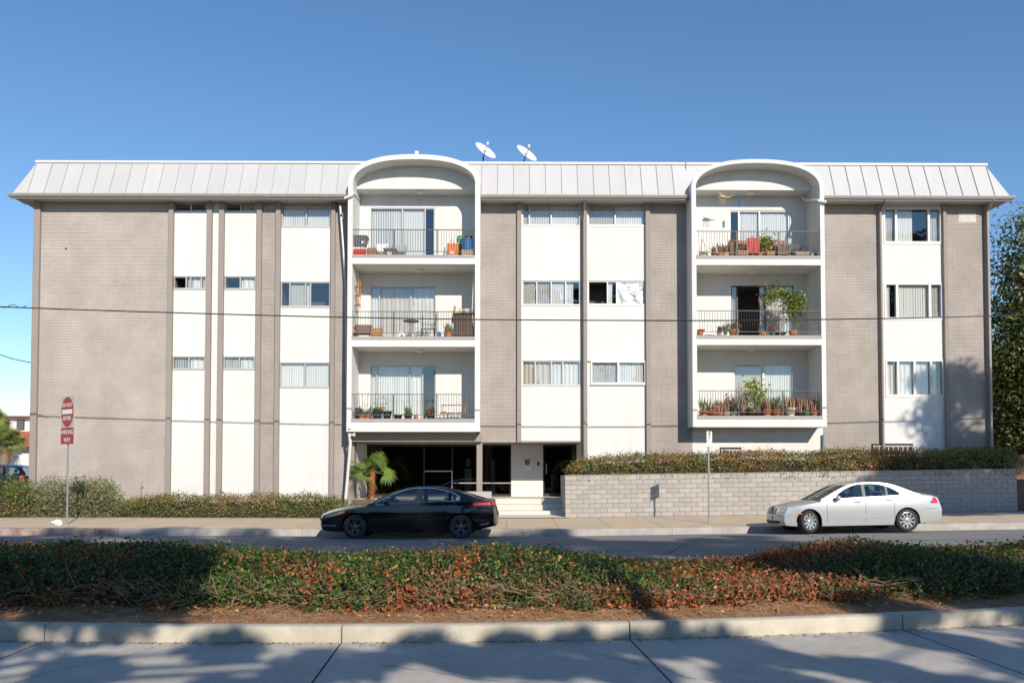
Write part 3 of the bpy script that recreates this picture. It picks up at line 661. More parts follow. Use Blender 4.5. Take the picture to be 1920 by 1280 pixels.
# ================================================================== parked cars
def cr(pts):                                             # smooth curve through (x, z) points
    xs = np.array([p[0] for p in pts], float); zs = np.array([p[1] for p in pts], float)
    h = np.diff(xs); d = np.diff(zs)/h; mt = np.zeros(len(xs)); mt[0] = d[0]; mt[-1] = d[-1]
    for i in range(1, len(xs)-1): mt[i] = 0 if d[i-1]*d[i] <= 0 else 2*d[i-1]*d[i]/(d[i-1]+d[i])
    def f(x):
        x = min(max(x, xs[0]), xs[-1]); i = min(max(int(np.searchsorted(xs, x))-1, 0), len(h)-1); t = (x-xs[i])/h[i]
        return float(zs[i]*(1+2*t)*(1-t)**2 + h[i]*mt[i]*t*(1-t)**2 + zs[i+1]*t*t*(3-2*t) + h[i]*mt[i+1]*t*t*(t-1))
    return f
def wheel(root, x, y, r, rimr, mat, spokes, twin, turn=0.):
    s = -1 if y < 0 else 1
    wh = bpy.data.objects.new('wheel', None); col.objects.link(wh); wh.parent = root; wh.location = (x, y, r); wh.rotation_euler = (0, 0, turn)
    wd = .105
    MB().lathe([(rimr-.01,-wd*.85),(rimr+.012,-wd),(r-.03,-wd*.98),(r-.006,-wd*.8),(r,-wd*.4),(r,wd*.4),(r-.006,wd*.8),(r-.03,wd*.98),(rimr+.012,wd),(rimr-.01,wd*.85)], (0,0,0), 40, 'y', caps=False).build('tyre', 'rubber', wh, smooth=40, local=True)
    q = MB(); q.lathe([(rimr,s*wd*.86),(rimr-.012,s*wd*.90),(rimr-.026,s*wd*.78),(rimr-.03,s*wd*.2)], (0,0,0), 40, 'y', caps=False)
    for k in range(spokes):
        for tw in (twin if twin else (0,)):
            t0 = 2*math.pi*k/spokes+.3; t1 = t0+tw
            a = Vector((math.cos(t0+tw*.3)*.045, 0, math.sin(t0+tw*.3)*.045)); b = Vector((math.cos(t1)*(rimr-.012), 0, math.sin(t1)*(rimr-.012)))
            d = (b-a).normalized(); nrm = Vector((d.z, 0, -d.x)); wa, wb = (.017, .013) if twin else (.030, .026)
            vs = []
            for p, ww in ((a, wa), (b, wb)):
                yo = s*(wd*.72 if p is a else wd*.82)
                vs += [p+nrm*ww+Vector((0,yo,0)), p-nrm*ww+Vector((0,yo,0)), p-nrm*ww*1.3+Vector((0,yo-s*.04,0)), p+nrm*ww*1.3+Vector((0,yo-s*.04,0))]
            q._add(vs, [(0,1,5,4),(1,2,6,5),(2,3,7,6),(3,0,4,7),(0,1,2,3),(4,5,6,7)])
    q.lathe([(.0,s*wd*.80),(.05,s*wd*.80),(.062,s*wd*.74),(.07,s*wd*.4)], (0,0,0), 20, 'y', caps=False)
    q.build('rim', mat, wh, smooth=35, local=True)
    MB().lathe([(0,s*.02),(rimr-.045,s*.02),(rimr-.045,0)], (0,0,0), 28, 'y', caps=False).build('brake_disc', 'car_trim', wh, smooth=40, local=True)
    return wh
def car(name, label, loc, c):
    root = T(name, label, 'car', loc); L = c['L']; W0 = c['W']; r = c['r']; wx = c['wheels']; ar = c['arch']
    top = cr(c['top']); belt = cr(c['belt']); sill = cr(c['sill']); roof = cr(c['roof'])
    cf, crr = c['nose'], c['tail']
    zmid = .58
    def plan(x): return W0*(1-.10*max(0, (1.0-x)/1.0)**2.2 - .07*max(0, (x-(L-1.1))/1.1)**2.2)
    def Wd(x, z):
        t = z-zmid; s = 1-.16*max(0, -t)**1.6 - .22*max(0, t)**2
        s += c.get('crease', 0.)*math.exp(-((z-c.get('crz', .8)-.02*(x-2)*.0)/.025)**2)*min(1, max(0, x-.8))*min(1, max(0, L-.5-x))
        return plan(x)*s
    def warp(x, y, z, hw):
        u = min(1, abs(y)/max(hw, .01)); wf = max(0, 1-x/1.0); wr = max(0, 1-(L-x)/1.0)
        x2 = x - cf*wf*(1-u**2.3) + crr*wr*(1-u**2.3)
        x2 += c['nosez'](z)*wf**1.5 - c['tailz'](z)*wr**1.5
        return (x2, y, z)
    def S(x, z, off=.0, side=-1): hw = Wd(x, z); return warp(x, side*(hw+off), z, hw)
    def low(x):
        z = sill(x)
        for wc in wx:
            if abs(x-wc) < ar: z = max(z, r+math.sqrt(ar*ar-(x-wc)**2)*1.0)
        return z
    xs = set(np.linspace(0, L, 70))
    for wc in wx:
        for k in range(25): xs.add(wc-ar*math.cos(math.pi*k/24))
    xs = sorted(x for x in xs if 0 <= x <= L); nv = 12
    body = MB()
    for sd in (-1, 1):
        P = []
        for x in xs:
            z0, z1 = low(x), belt(x); z0 = min(z0, z1-.02); row = [S(x, z0, -.03, sd)]
            row += [S(x, z0+(z1-z0)*j/nv, 0, sd) for j in range(nv+1)]
            hw = Wd(x, z1); zc = top(x)
            for u in (.985, .95, .88, .75, .5, .25, 0): row.append(warp(x, sd*hw*u, z1+(zc-z1)*(1-u**3.0)+(.012 if u < .97 else .006), hw))
            P.append(row)
        body.grid(P)
    for x, fl in ((0, 0), (L, 1)):                       # end faces
        z0, z1 = low(x), belt(x); P = []
        for j in range(nv+1):
            z = z0+(z1-z0)*j/nv; hw = Wd(x, z); P.append([warp(x, hw*u, z, hw) for u in np.linspace(-1, 1, 21)])
        zc = top(x); hw = Wd(x, z1); P.append([warp(x, hw*u, z1+(zc-z1)*(1-abs(u)**3)+(.012 if abs(u) < .97 else .0), hw) for u in np.linspace(-1, 1, 21)])
        body.grid(P)
    bo = body.build('body', c['paint'], root, smooth=38, local=True)
    # cabin ---------------------------------------------------------------
    x0, x1 = c['cab']; wlo, whi = cr(c['wlo']), cr(c['whi']); ins = .965; tumble = c['tumble']
    def Wb(x): return Wd(x, belt(x))*ins
    def Cy(x, z): return Wb(x) - tumble*max(0, z-belt(x))
    def cw(x, y, z, hw):
        u = min(1, abs(y)/max(hw, .01)); t = (x-x0)/(x1-x0); s = .20*(1-t)-.17*t
        s = .20*max(0, 1-t*2.2) - .17*max(0, 1-(1-t)*2.2); return (x - s*(1-u*u), y, z)
    def edge(x): b = belt(x); return b+(roof(x)-b)*c.get('edge', .90)
    cxs = set(np.linspace(x0, x1, 50)); wins = c['wins']
    for a, b in wins: cxs |= {a, a+.004, b, b-.004}
    cxs = sorted(cxs)
    def inwin(x): return any(a+.002 <= x <= b-.002 for a, b in wins)
    for_g = 9; us = [1, .985, .95, .90]
    cab = MB()
    for sd in (-1, 1):
        lo, hi = [], []
        for x in cxs:
            zb = belt(x)-.01; ze = edge(x)
            a, b = min(wlo(x), ze-.004), min(whi(x), ze-.004)
            if not inwin(x): m_ = (a+b)/2; a = b = m_
            a = max(a, zb+.002); b = max(b, a)
            P_ = lambda z: cw(x, sd*Cy(x, z), z, Cy(x, z))
            lo.append([P_(zb), P_((zb+a)/2), P_(a)]); rr = [P_(b), P_((b+ze)/2), P_(ze)]
            hw = Cy(x, ze); zc = roof(x)
            for u in us[1:]: rr.append(cw(x, sd*hw*u, ze+(zc-ze)*(1-u**2.6), hw))
            hi.append(rr)
        cab.grid(lo); cab.grid(hi)
    ws, rw = c['ws'], c['rw']
    rxs = sorted({x for x in cxs if ws <= x <= rw} | {ws, rw})
    def topx(x, u): ze = edge(x); hw = Cy(x, ze); return cw(x, hw*u, ze+(roof(x)-ze)*(1-abs(u)**2.6), hw)
    cab.grid([[topx(x, u) for u in np.linspace(-.9, .9, 15)] for x in rxs])
    cb = cab.build('cabin', c['paint'], root, smooth=38, local=True)
    for nm, a, b in (('windscreen', x0+.015, ws), ('rear_window', rw, x1-.015)):
        MB().grid([[topx(x, u) for u in np.linspace(-.9, .9, 15)] for x in np.linspace(a, b, 10)]).build(nm, c['glass'], root, smooth=60, local=True)
    for a, b in wins:
        for sd in (-1, 1):
            P = []
            for x in np.linspace(a, b, 14):
                ze = edge(x); p, q = min(wlo(x), ze-.004), min(whi(x), ze-.004); q = max(p+.001, q)
                P.append([cw(x, sd*(Cy(x, z)-.008), z, Cy(x, z)) for z in np.linspace(p, q, 4)])
            MB().grid(P).build('side_window', c['glass'], root, smooth=60, local=True)
    # bright strip over and under the side windows
    def tstrip(fn, a, b, wdt, mat, off=.004, nm='window_trim', yf=None):
        for sd in (-1, 1):
            P = []
            for x in np.linspace(a, b, 30):
                z = fn(x); P.append([cw(x, sd*(Cy(x, zz)+off), zz, Cy(x, zz)) for zz in (z, z+wdt)])
            MB().grid(P).build(nm, mat, root, smooth=60, local=True)
    ta, tb2 = c['trim']; tstrip(whi, ta, tb2, .018, c['trimmat']); tstrip(lambda x: wlo(x)-.02, ta, tb2, .014, c['trimmat'])
    for a, b in zip(wins[:-1], wins[1:]):                # dark pillars between the panes
        for sd in (-1, 1):
            P = []
            for x in np.linspace(a[1]-.006, b[0]+.006, 4): P.append([cw(x, sd*(Cy(x, z)+.003), z, Cy(x, z)) for z in np.linspace(wlo(x), min(whi(x), edge(x)-.004), 5)])
            MB().grid(P).build('pillar_trim', c.get('pillarmat', 'car_trim'), root, smooth=60, local=True)
    # patches on the side and the ends
    def side_patch(nm, xa, xb, f0, f1, mat, off=.006, nx=10, nz=4, sides=(-1, 1), par=root):
        for sd in sides:
            P = []
            for x in np.linspace(xa, xb, nx):
                za, zb = f0(x), f1(x); P.append([S(x, za+(zb-za)*j/nz, off, sd) for j in range(nz+1)])
            MB().grid(P).build(nm, mat, par, smooth=50, local=True)
    def end_patch(nm, rear, ua, ub, z0f, z1f, mat, off=.008, nu=10, nz=4, mirror=True):
        for sd in ((1, -1) if mirror else (1,)):
            P = []
            for u in np.linspace(ua, ub, nu):
                za, zb = z0f(u), z1f(u); row = []
                for j in range(nz+1):
                    z = za+(zb-za)*j/nz; xx = L if rear else 0.; hw = Wd(xx, z); p = warp(xx, -sd*hw*u, z, hw); row.append((p[0]+(off if rear else -off), p[1], p[2]))
                P.append(row)
            MB().grid(P).build(nm, mat, root, smooth=50, local=True)
    k_ = lambda v: (lambda x: v)
    for xd in c['doors']: side_patch('door_gap', xd-.004, xd+.004, lambda x: max(low(x)+.09, .25), lambda x: belt(x)-.005, 'car_trim', .002, 2, 10)
    for xa, zz in c['handles']:
        for sd in (-1, 1):
            p = S(xa, zz, .012, sd); MB().cbox(p[0]-.10, p[0]+.10, p[1]-.012, p[1]+.012, zz-.014, zz+.014, .008).build('door_handle', c['handlemat'], root, local=True)
    side_patch('sill_trim', wx[0]+ar+.03, wx[1]-ar-.03, lambda x: sill(x)+.005, lambda x: sill(x)+.055, c['sillmat'], .012, 12, 2)
    c['extras'](side_patch, end_patch, k_, low, belt, top, S)
    for sd in (-1, 1):                                    # door mirrors
        mx = c['mirror']; zz = belt(mx)+.075; yy = sd*(Wb(mx)+.11)
        q = MB().sphere((mx, yy, zz), .1, 14, 8, (.85,1.1,.72)); q.box(mx-.03, mx+.03, min(yy, sd*Wb(mx)), max(yy, sd*Wb(mx)), zz-.07, zz-.04); q.build('door_mirror', c['mirrormat'], root, smooth=50, local=True)
    # wheel wells, underside, interior
    for wc in wx:
        P = [[(wc-(ar+.004)*math.cos(t), yy, r+(ar+.004)*math.sin(t)) for yy in (-W0*.90, W0*.90)] for t in np.linspace(-.35, math.pi+.35, 20)]
        MB().grid(P).build('wheel_well', 'car_trim', root, local=True)
        MB().box(wc-ar, wc+ar, -.52, .52, .16, r+ar).build('axle_cover', 'car_trim', root, local=True)
    MB().box(wx[0]+ar*.9, wx[1]-ar*.9, -W0*.85, W0*.85, .17, .30).build('underside', 'car_trim', root, local=True)
    MB().box(.35, wx[0]-ar*.9, -W0*.66, W0*.66, .19, .33).build('underside', 'car_trim', root, local=True); MB().box(wx[1]+ar*.9, L-.35, -W0*.66, W0*.66, .22, .36).build('underside', 'car_trim', root, local=True)
    P = [[(x, Wb(x)*u*.97, belt(x)+.0135+(top(x)-belt(x))*0) for u in (-1, 1)] for x in np.linspace(x0+.25, x1-.25, 10)]
    MB().grid(P).build('dashboard_deck', 'car_inside', root, local=True)
    bz = belt((x0+x1)/2)
    for sx in c['seats']:
        for sy in (-.36, .36):
            MB().cbox(sx, sx+.14, sy-.23, sy+.23, bz-.2, bz+.16, .05).build('seat', c['seatmat'], root, local=True); MB().cbox(sx+.03, sx+.12, sy-.12, sy+.12, bz+.19, bz+.35, .035).build('headrest', c['seatmat'], root, local=True)
    sx = c['seats'][0]-.55
    P = [Vector((sx-.02*math.sin(t), -.36*1+.17*math.cos(t), bz+.05+.17*math.sin(t))) for t in np.linspace(0, 2*math.pi, 17)]
    MB().tube(P, .014, 6).build('steering_wheel', 'car_trim', root, local=True)
    for i, wc in enumerate(wx):
        for sd in (-1, 1): wheel(root, wc, sd*(W0-.125), r, c['rim'], c['rimmat'], c['spokes'], c.get('twin'), c.get('turn', 0.) if i == 0 else 0.)
    return root
# measurements are metres from the near front corner of each car
def zc_(v): return cr(v)
def extras_black(sp, ep, k, low, belt, top, S):
    sp('headlight', .05, .62, lambda x: belt(x)-.13+.10*x, lambda x: belt(x)-.012, 'lamp_dark', .006, 10, 3)
    sp('indicator', .42, .58, lambda x: belt(x)-.065+.06*x, lambda x: belt(x)-.05+.06*x, 'lamp_amber', .009, 8, 1)
    sp('fog_trim', .02, .40, k(.345), lambda x: .372+.01*x, 'chrome', .008, 8, 1)
    sp('tail_light', 4.08, 4.60, lambda x: .905-.02*(4.6-x), lambda x: .985-.05*(4.60-x)*1.2, 'lamp_red', .008, 12, 3)
    sp('reflector', 4.25, 4.5, lambda x: .36+.13*(x-4.25), lambda x: .40+.20*(x-4.25), 'chrome', .008, 8, 2)
    sp('fender_badge', .98+.0, 1.30, lambda x: .845+.0*x, lambda x: .862, 'chrome', .005, 6, 1) if False else None
    ep('tail_light', True, .5, 1.0, k(.90), k(.98), 'lamp_red'); ep('headlight', False, .55, 1.0, k(.58), k(.68), 'lamp_clear')
    ep('grille', False, -.5, .5, k(.52), k(.64), 'car_trim', mirror=False); ep('number_plate', True, -.28, .28, k(.62), k(.74), 'plate', mirror=False)
bk = dict(L=4.62, W=.925, r=.325, rim=.232, wheels=[.91, 3.735], arch=.375, nose=.17, tail=.12, paint='car_black', glass='car_glass', crease=.008, crz=.70,
    top=[(0,.665),(.15,.74),(.45,.825),(.9,.89),(1.35,.945),(1.75,.97),(3.6,1.02),(4.0,1.055),(4.3,1.075),(4.5,1.07),(4.62,1.04)],
    belt=[(0,.60),(.2,.675),(.6,.765),(1.1,.845),(1.6,.905),(2.6,.955),(3.6,1.0),(4.2,1.02),(4.5,1.02),(4.62,1.0)],
    sill=[(0,.235),(.25,.20),(.6,.19),(2,.185),(3.5,.19),(4.2,.24),(4.62,.33)],
    roof=[(1.20,.91),(1.45,1.03),(1.75,1.175),(2.05,1.305),(2.35,1.39),(2.65,1.425),(2.95,1.425),(3.25,1.395),(3.55,1.325),(3.85,1.225),(4.1,1.13),(4.32,1.06)], cab=(1.22,4.30), ws=2.12, rw=3.32, tumble=.34, edge=.93,
    wlo=[(1.4,.925),(1.8,.945),(2.5,.975),(3.3,1.01),(3.8,1.06)], whi=[(1.4,.93),(1.7,1.09),(2.0,1.235),(2.3,1.325),(2.6,1.355),(2.9,1.355),(3.2,1.315),(3.5,1.235),(3.72,1.12)],
    wins=[(1.72,2.56),(2.68,3.40),(3.48,3.70)], trim=(1.45,3.72), trimmat='chrome', doors=[1.52,2.63,3.55], handles=[(2.36,.835),(3.36,.875)], handlemat='chrome', sillmat='car_trim',
    mirror=1.75, mirrormat='car_black', seats=[2.45,3.25], seatmat='seat_light', rimmat='rim_grey', spokes=5, twin=(-.22,.22), nosez=cr([(.2,.07),(.35,.0),(.5,.0),(.7,.10),(.9,.2)]), tailz=cr([(.25,.14),(.4,.01),(.6,.0),(.8,.03),(1.0,.09),(1.1,.1)]), extras=extras_black)
p = at(590, 1008, 21.65)
bcar = car('parked_car', 'glossy black four-door sedan parked at the kerb before the entrance', (p.x+.16, 22.52, -.05), bk)
bcar.rotation_euler = (R(-1.6), 0, 0); bcar.scale = (.985,)*3
def extras_silver(sp, ep, k, low, belt, top, S):
    sp('headlight', .0, .42, lambda x: .60-.02*x+.05*x, lambda x: .735+.18*x, 'lamp_clear', .006, 8, 4)
    ep('headlight', False, .52, 1.0, lambda u: .60+.0*u, lambda u: .72, 'lamp_clear'); ep('headlight_trim', False, .50, .535, k(.60), k(.72), 'chrome')
    ep('grille', False, -.44, .44, lambda u: .545+.0*u, lambda u: .72-.05*abs(u), 'car_trim', .01, mirror=False)
    for z in (.58,.615,.65,.685): ep('grille_bar', False, -.42, .42, k(z), k(z+.012), 'chrome', .014, 8, 1, mirror=False)
    ep('grille_frame', False, -.46, .46, k(.715), k(.735), 'chrome', .014, 8, 1, mirror=False)
    ep('lower_grille', False, -.75, .75, k(.27), k(.35), 'car_trim', .008, 12, 2, mirror=False)
    ep('number_plate', False, -.28, .28, k(.375), k(.48), 'plate', .02, 4, 2, mirror=False)
    sp('indicator', .30, .50, k(.535), k(.565), 'lamp_amber', .008, 6, 1)
    sp('rubbing_strip', 1.22, 3.13, k(.40), k(.52), 'car_silver', .010, 14, 2)
    sp('tail_light', 4.28, 4.52, lambda x: .80-.0*(x-4.28), lambda x: .84+.62*(x-4.28) if x < 4.40 else .985-.25*(x-4.36), 'lamp_red', .008, 10, 4)
    ep('tail_light', True, .55, 1.0, k(.76), k(.93), 'lamp_red'); ep('number_plate', True, -.28, .28, k(.62), k(.74), 'plate', mirror=False)
    sp('bumper_gap', 4.1, 4.5, k(.645), k(.652), 'car_trim', .003, 6, 1)
sv = dict(L=4.58, W=.905, r=.325, rim=.238, wheels=[.70, 3.554], arch=.368, nose=.16, tail=.12, paint='car_silver', glass='car_glass_blue',
    top=[(0,.74),(.2,.80),(.5,.865),(.9,.92),(1.35,.965),(1.7,.985),(3.5,1.03),(3.9,1.085),(4.2,1.09),(4.45,1.05),(4.58,1.0)],
    belt=[(0,.66),(.2,.73),(.5,.79),(.9,.85),(1.4,.905),(2.4,.955),(3.4,1.0),(4.0,1.03),(4.4,1.0),(4.58,.95)],
    sill=[(0,.22),(.25,.20),(.6,.19),(2,.195),(3.5,.20),(4.1,.25),(4.58,.33)],
    roof=[(1.05,.93),(1.3,1.06),(1.55,1.20),(1.8,1.325),(2.05,1.405),(2.4,1.45),(2.75,1.45),(3.05,1.415),(3.3,1.34),(3.55,1.235),(3.8,1.125),(4.0,1.06)], cab=(1.08,3.98), ws=1.86, rw=3.12, tumble=.34, edge=.92,
    wlo=[(1.4,.955),(2.0,.985),(2.7,1.015),(3.3,1.04),(3.5,1.06)], whi=[(1.4,.98),(1.65,1.14),(1.9,1.28),(2.2,1.36),(2.5,1.375),(2.8,1.35),(3.05,1.285),(3.3,1.16),(3.42,1.06)],
    wins=[(1.55,2.30),(2.38,2.98),(3.03,3.38)], trim=(1.5,3.40), trimmat='chrome', doors=[1.22,2.34,3.18], handles=[(2.12,.86),(3.04,.90)], handlemat='car_silver', sillmat='car_silver', pillarmat='car_trim',
    mirror=1.52, mirrormat='car_silver', seats=[2.10,2.86], seatmat='plastic_grey', rimmat='rim_silver', spokes=10, turn=R(22), nosez=cr([(.2,.06),(.35,.0),(.5,.0),(.6,.04),(.75,.12),(.9,.24)]), tailz=cr([(.25,.12),(.4,.01),(.6,.0),(.8,.05),(1.0,.12)]), extras=extras_silver)
p = at(1466, 997, 21.9)
scar = car('parked_car', 'silver four-door sedan parked beside the block wall, front wheels turned', (p.x+.10, 22.72, g(9.)-.03), sv)
scar.rotation_euler = (R(-1.2), R(-.83), 0); scar.scale = (.925, .94, .94)
# ================================================================== block retaining wall
DW = 27.7
slope = math.atan2(.0145, 1)
wx0 = X(1060, DW, 930); wx1 = X(1908, DW, 920)
wz = walkz(DW)+g(wx0)
RW = T('retaining_wall', 'long low wall of pale grey concrete blocks holding back the clipped hedge', 'wall', (wx0, DW, wz)); RW.rotation_euler = (0, -slope, 0)
bw, bh = .4064, .157; Lw = wx1-wx0; rows = 9; j = .0055
wtop = rows*bh+.015
MB().box(.01, Lw-.01, .014, .2, -.2, wtop-.01).build('mortar_bed', 'block_joint', RW, local=True)
src = MB().cbox(0, bw-2*j, 0, .15, 0, bh-2*j, .006).build('block', 'block', RW, local=True)
spots = []; cut = []
for r in range(rows):
    x = -(bw/2 if r % 2 else 0)
    while x < Lw-.03:
        a, b = max(x, 0), min(x+bw, Lw); x += bw
        (spots if b-a > bw-.01 else cut).append((a, b, r*bh))
spots.sort(key=lambda s: s[0]); full, rest = spots[:284], spots[284:]
src.location = (full[0][0]+j, random.uniform(-.003,.003), full[0][2]+j)
for a, b, z in full[1:]: inst(src, RW, (a+j, random.uniform(-.003,.003), z+j))
for a, b, z in cut: 
    if b-a > .05: MB().cbox(a+j, b-j, 0, .15, z+j, z+bh-j, .006).build('block', 'block', RW, local=True)
q = MB()
for a, b, z in rest: q.box(a+j, b-j, random.uniform(-.003,.003), .15, z+j, z+bh-j)
for r in range(rows):                                     # the short return towards the entrance
    y = .0-(.2 if r % 2 else 0)
    while y < 2.35:
        a, b = max(y, .012), min(y+bw, 2.35); y += bw
        if b-a > .04: q.box(-.006+random.uniform(-.002,.002), .15, a+j+(.15 if a < .02 else 0), b-j, r*bh+j, (r+1)*bh-j)
q.build('blocks', 'block', RW, kind='stuff', local=True)
MB().box(.008, .2, .2, 2.34, -.2, wtop-.01).build('mortar_bed', 'block_joint', RW, local=True)
MB().cbox(-.012, Lw+.01, -.012, .21, wtop-.012, wtop+.012, .006).build('coping', 'block', RW, local=True)
MB().box(wx0+.15, wx1+3, DW+.15, DF, .0, 1.45).build('raised_bed', 'bed_soil')['kind'] = 'structure'

# ================================================================== leaf masses
def shell(n, fn, x0, x1, y0, y1, depth=.12):
    """points just under the lumpy top surface z = fn(x, y); base at z0"""
    x = rng.uniform(x0, x1, n); y = rng.uniform(y0, y1, n); return x, y
def hedge(name, label, cat, x0, x1, yc, hw, zb, zt, n, pal, wts, size, lump, seed, palfn=None, asp=.5, mat='leaf', base=None, jit=.8, core='core_dark', shaggy=.06, twigs=0, p_=3.0, amp=1.0, per=7, cr_=.9):
    """zb(x), zt(x) give base and top; rounded cross-section of half width hw"""
    root = T(name, label, cat, ((x0+x1)/2, yc((x0+x1)/2), zb((x0+x1)/2)))
    nc = max(1, n//per); ntot = n; n = nc
    x = rng.uniform(x0, x1, n); t = rng.uniform(-.12, math.pi*.86, n)          # shoots: angle round the section, front (-y) to back
    # section: superellipse
    def sec(x, t, k=1.0):
        c, s = np.cos(t), np.maximum(np.sin(t), -.0)
        yy = -np.sign(c)*np.abs(c)**(2/p_)*hw; zz = np.abs(s)**(2/p_)
        zb_ = np.array([zb(v) for v in x]); zt_ = np.array([zt(v) for v in x])
        lp = fnoise(np.stack([x, yy*1.2, zz*1.2], 1), lump, seed)
        lp2 = fnoise(np.stack([x, yy*2, zz*2], 1), lump*3.1, seed+1)
        endr = np.minimum(1, np.minimum(x-x0, x1-x)/.35); endr = np.sqrt(np.maximum(endr, .05))
        lp3 = fnoise(np.stack([x, yy*2, zz*2], 1), lump*7.5, seed+2)
        f = k*(1+amp*(.10*lp+.05*lp2+.05*lp3))
        return np.stack([x, np.array([yc(v) for v in x])+yy*f*endr, zb_+(zt_-zb_)*zz*f*(.55+.45*endr)], 1), np.stack([np.zeros(n), -c, np.maximum(s, .1)], 1)
    dep = np.abs(rng.normal(0, shaggy, n)); P, N = sec(x, t, 1.0-dep*1.2+rng.exponential(.018, n)*(rng.random(n) < .4))
    C = palfn(P, n) if palfn else pick(pal, n, wts)
    n = nc*per; P = np.repeat(P, per, 0)+rng.normal(size=(n,3))*size*cr_; N = np.repeat(N, per, 0)+rng.normal(size=(n,3))*.25
    C = np.repeat(C, per, 0)*rng.uniform(.72, 1.3, (n,1)); C = np.where((rng.random(n) < .12)[:,None], C[rng.permutation(n)], C)
    leaves('foliage', P, N, rng.uniform(.6, 1.3, n)*size, asp, C, mat, root, jit=jit, kind='stuff')
    m_ = 60; xs = np.linspace(x0+.08, x1-.08, m_); G = []
    for xv in xs:
        nn = 9; row = []; ef = math.sqrt(max(.02, min(1, min(xv-x0, x1-xv)/.6)))
        for k in range(nn):
            tt = math.pi*k/(nn-1); c, s = math.cos(tt), math.sin(tt)
            row.append((xv, yc(xv)-math.copysign(abs(c)**(2/p_), c)*hw*.76*ef, zb(xv)-.03+(zt(xv)-zb(xv))*abs(s)**(2/p_)*.76*ef))
        G.append(row)
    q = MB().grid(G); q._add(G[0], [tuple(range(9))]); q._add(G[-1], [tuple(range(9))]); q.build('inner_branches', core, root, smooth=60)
    if twigs:
        q = MB()
        for k in range(twigs):
            xv = random.uniform(x0+.2, x1-.2); tt = random.uniform(-.05, .9); h = zt(xv)-zb(xv)
            y_ = yc(xv)-math.cos(tt)**(2/p_)*hw*random.uniform(.85,1.05); z_ = zb(xv)+h*random.uniform(.02,.5)
            d = Vector((random.uniform(-1,1), random.uniform(-.5,.1), random.uniform(-.35,.6))).normalized(); p0 = Vector((xv, y_, z_)); ln = random.uniform(.12,.42); pts = [p0]
            for s in range(4): d = (d+Vector((random.uniform(-.4,.4), random.uniform(-.2,.25), random.uniform(-.35,.3)))).normalized(); pts.append(pts[-1]+d*ln/4)
            for v in pts: v.z = max(v.z, zb(xv)+.015)
            r0 = random.uniform(.0018,.0045); q.tube(pts, [r0, r0, r0*.8, r0*.6, r0*.4], 4, caps=False)
        q.build('bare_twigs', 'twig', root, kind='stuff')
    return root
GREEN = [(.045,.085,.022),(.07,.12,.03),(.035,.07,.02),(.10,.14,.035)]
# --- clipped hedge on the retaining wall
yh = 28.45
def hz0(x): return wz+wtop-.12+(x-wx0)*.0145
_ht = cr([(X(1062,yh),Z(868,yh)),(X(1110,yh),Z(857,yh)),(X(1300,yh),Z(848,yh)),(X(1420,yh),Z(845,yh)),(X(1500,yh),Z(848,yh)),(X(1600,yh),Z(840,yh)),(X(1880,yh),Z(838,yh)),(X(1900,yh),Z(842,yh))])
_ht0 = _ht; _ht = lambda x: _ht0(x)-.055
def hpal(P, n):
    red = fnoise(P, 1.1, 5)+.5*fnoise(P, 3.5, 6)+1.2*(P[:,2]-np.array([hz0(v) for v in P[:,0]]))-.75
    fr = 1/(1+np.exp(-(red-.05)*3.5)); a = pick([(.12,.17,.035),(.09,.14,.03),(.18,.20,.05),(.15,.15,.045)], n); b = pick([(.36,.17,.065),(.28,.15,.055),(.42,.25,.10),(.24,.15,.06)], n)
    k = (rng.random(n) < fr)[:,None]; return np.where(k, b, a)
hedge('clipped_hedge', 'long clipped green hedge with red-brown tips along the top of the block wall', 'hedge', X(1062,yh), X(1896,yh), lambda x: yh, .68, hz0, _ht, 30000, None, None, .075, 1.6, 3, hpal, asp=.45, shaggy=.05, p_=3.2)
# --- hedge and shrubs along the left of the pavement
ylh = 28.05
def lz0(x): return walkz(27.6)+g(x)+.02
def lpal(P, n):
    red = fnoise(P, 1.3, 8)+1.6*(P[:,2]-.55); fr = 1/(1+np.exp(-(red-.25)*4)); a = pick([(.11,.18,.04),(.15,.21,.05),(.08,.13,.03)], n); b = pick([(.36,.20,.08),(.32,.22,.10),(.25,.18,.07)], n)
    return np.where((rng.random(n) < fr)[:,None], b, a)
_lt = cr([(X(228,ylh),Z(938,ylh)),(X(330,ylh),Z(928,ylh)),(X(420,ylh),Z(931,ylh)),(X(520,ylh),Z(927,ylh)),(X(650,ylh),Z(930,ylh)),(X(880,ylh),Z(936,ylh))])
hedge('low_hedge', 'low rust-tipped green hedge below the white panels left of the entrance', 'hedge', X(232,ylh), X(652,ylh), lambda x: ylh, .45, lz0, _lt, 15000, None, None, .07, 2.2, 21, lpal, asp=.42, shaggy=.10, amp=1.6)
def gpal(P, n): return pick([(.22,.24,.12),(.18,.21,.09),(.28,.27,.16),(.15,.20,.07),(.33,.26,.14)], n)
_l2 = cr([(X(70,ylh),Z(905,ylh)),(X(130,ylh),Z(903,ylh)),(X(180,ylh),Z(901,ylh)),(X(215,ylh),Z(910,ylh)),(X(245,ylh),Z(945,ylh))])
hedge('bushy_shrub', 'grey-green unclipped bushy shrub behind the red wrong-way sign', 'shrub', X(78,ylh), X(236,ylh), lambda x: ylh-.05, .6, lz0, _l2, 13000, None, None, .11, 2.0, 33, gpal, asp=.22, shaggy=.24, jit=1.3, amp=2.6)
def opal(P, n):
    a = pick([(.17,.21,.05),(.22,.24,.07),(.12,.17,.04)], n); k = (rng.random(n) < .10)[:,None]*((P[:,2] < .55)[:,None]); return np.where(k, np.array([(.75,.20,.02)]), a)
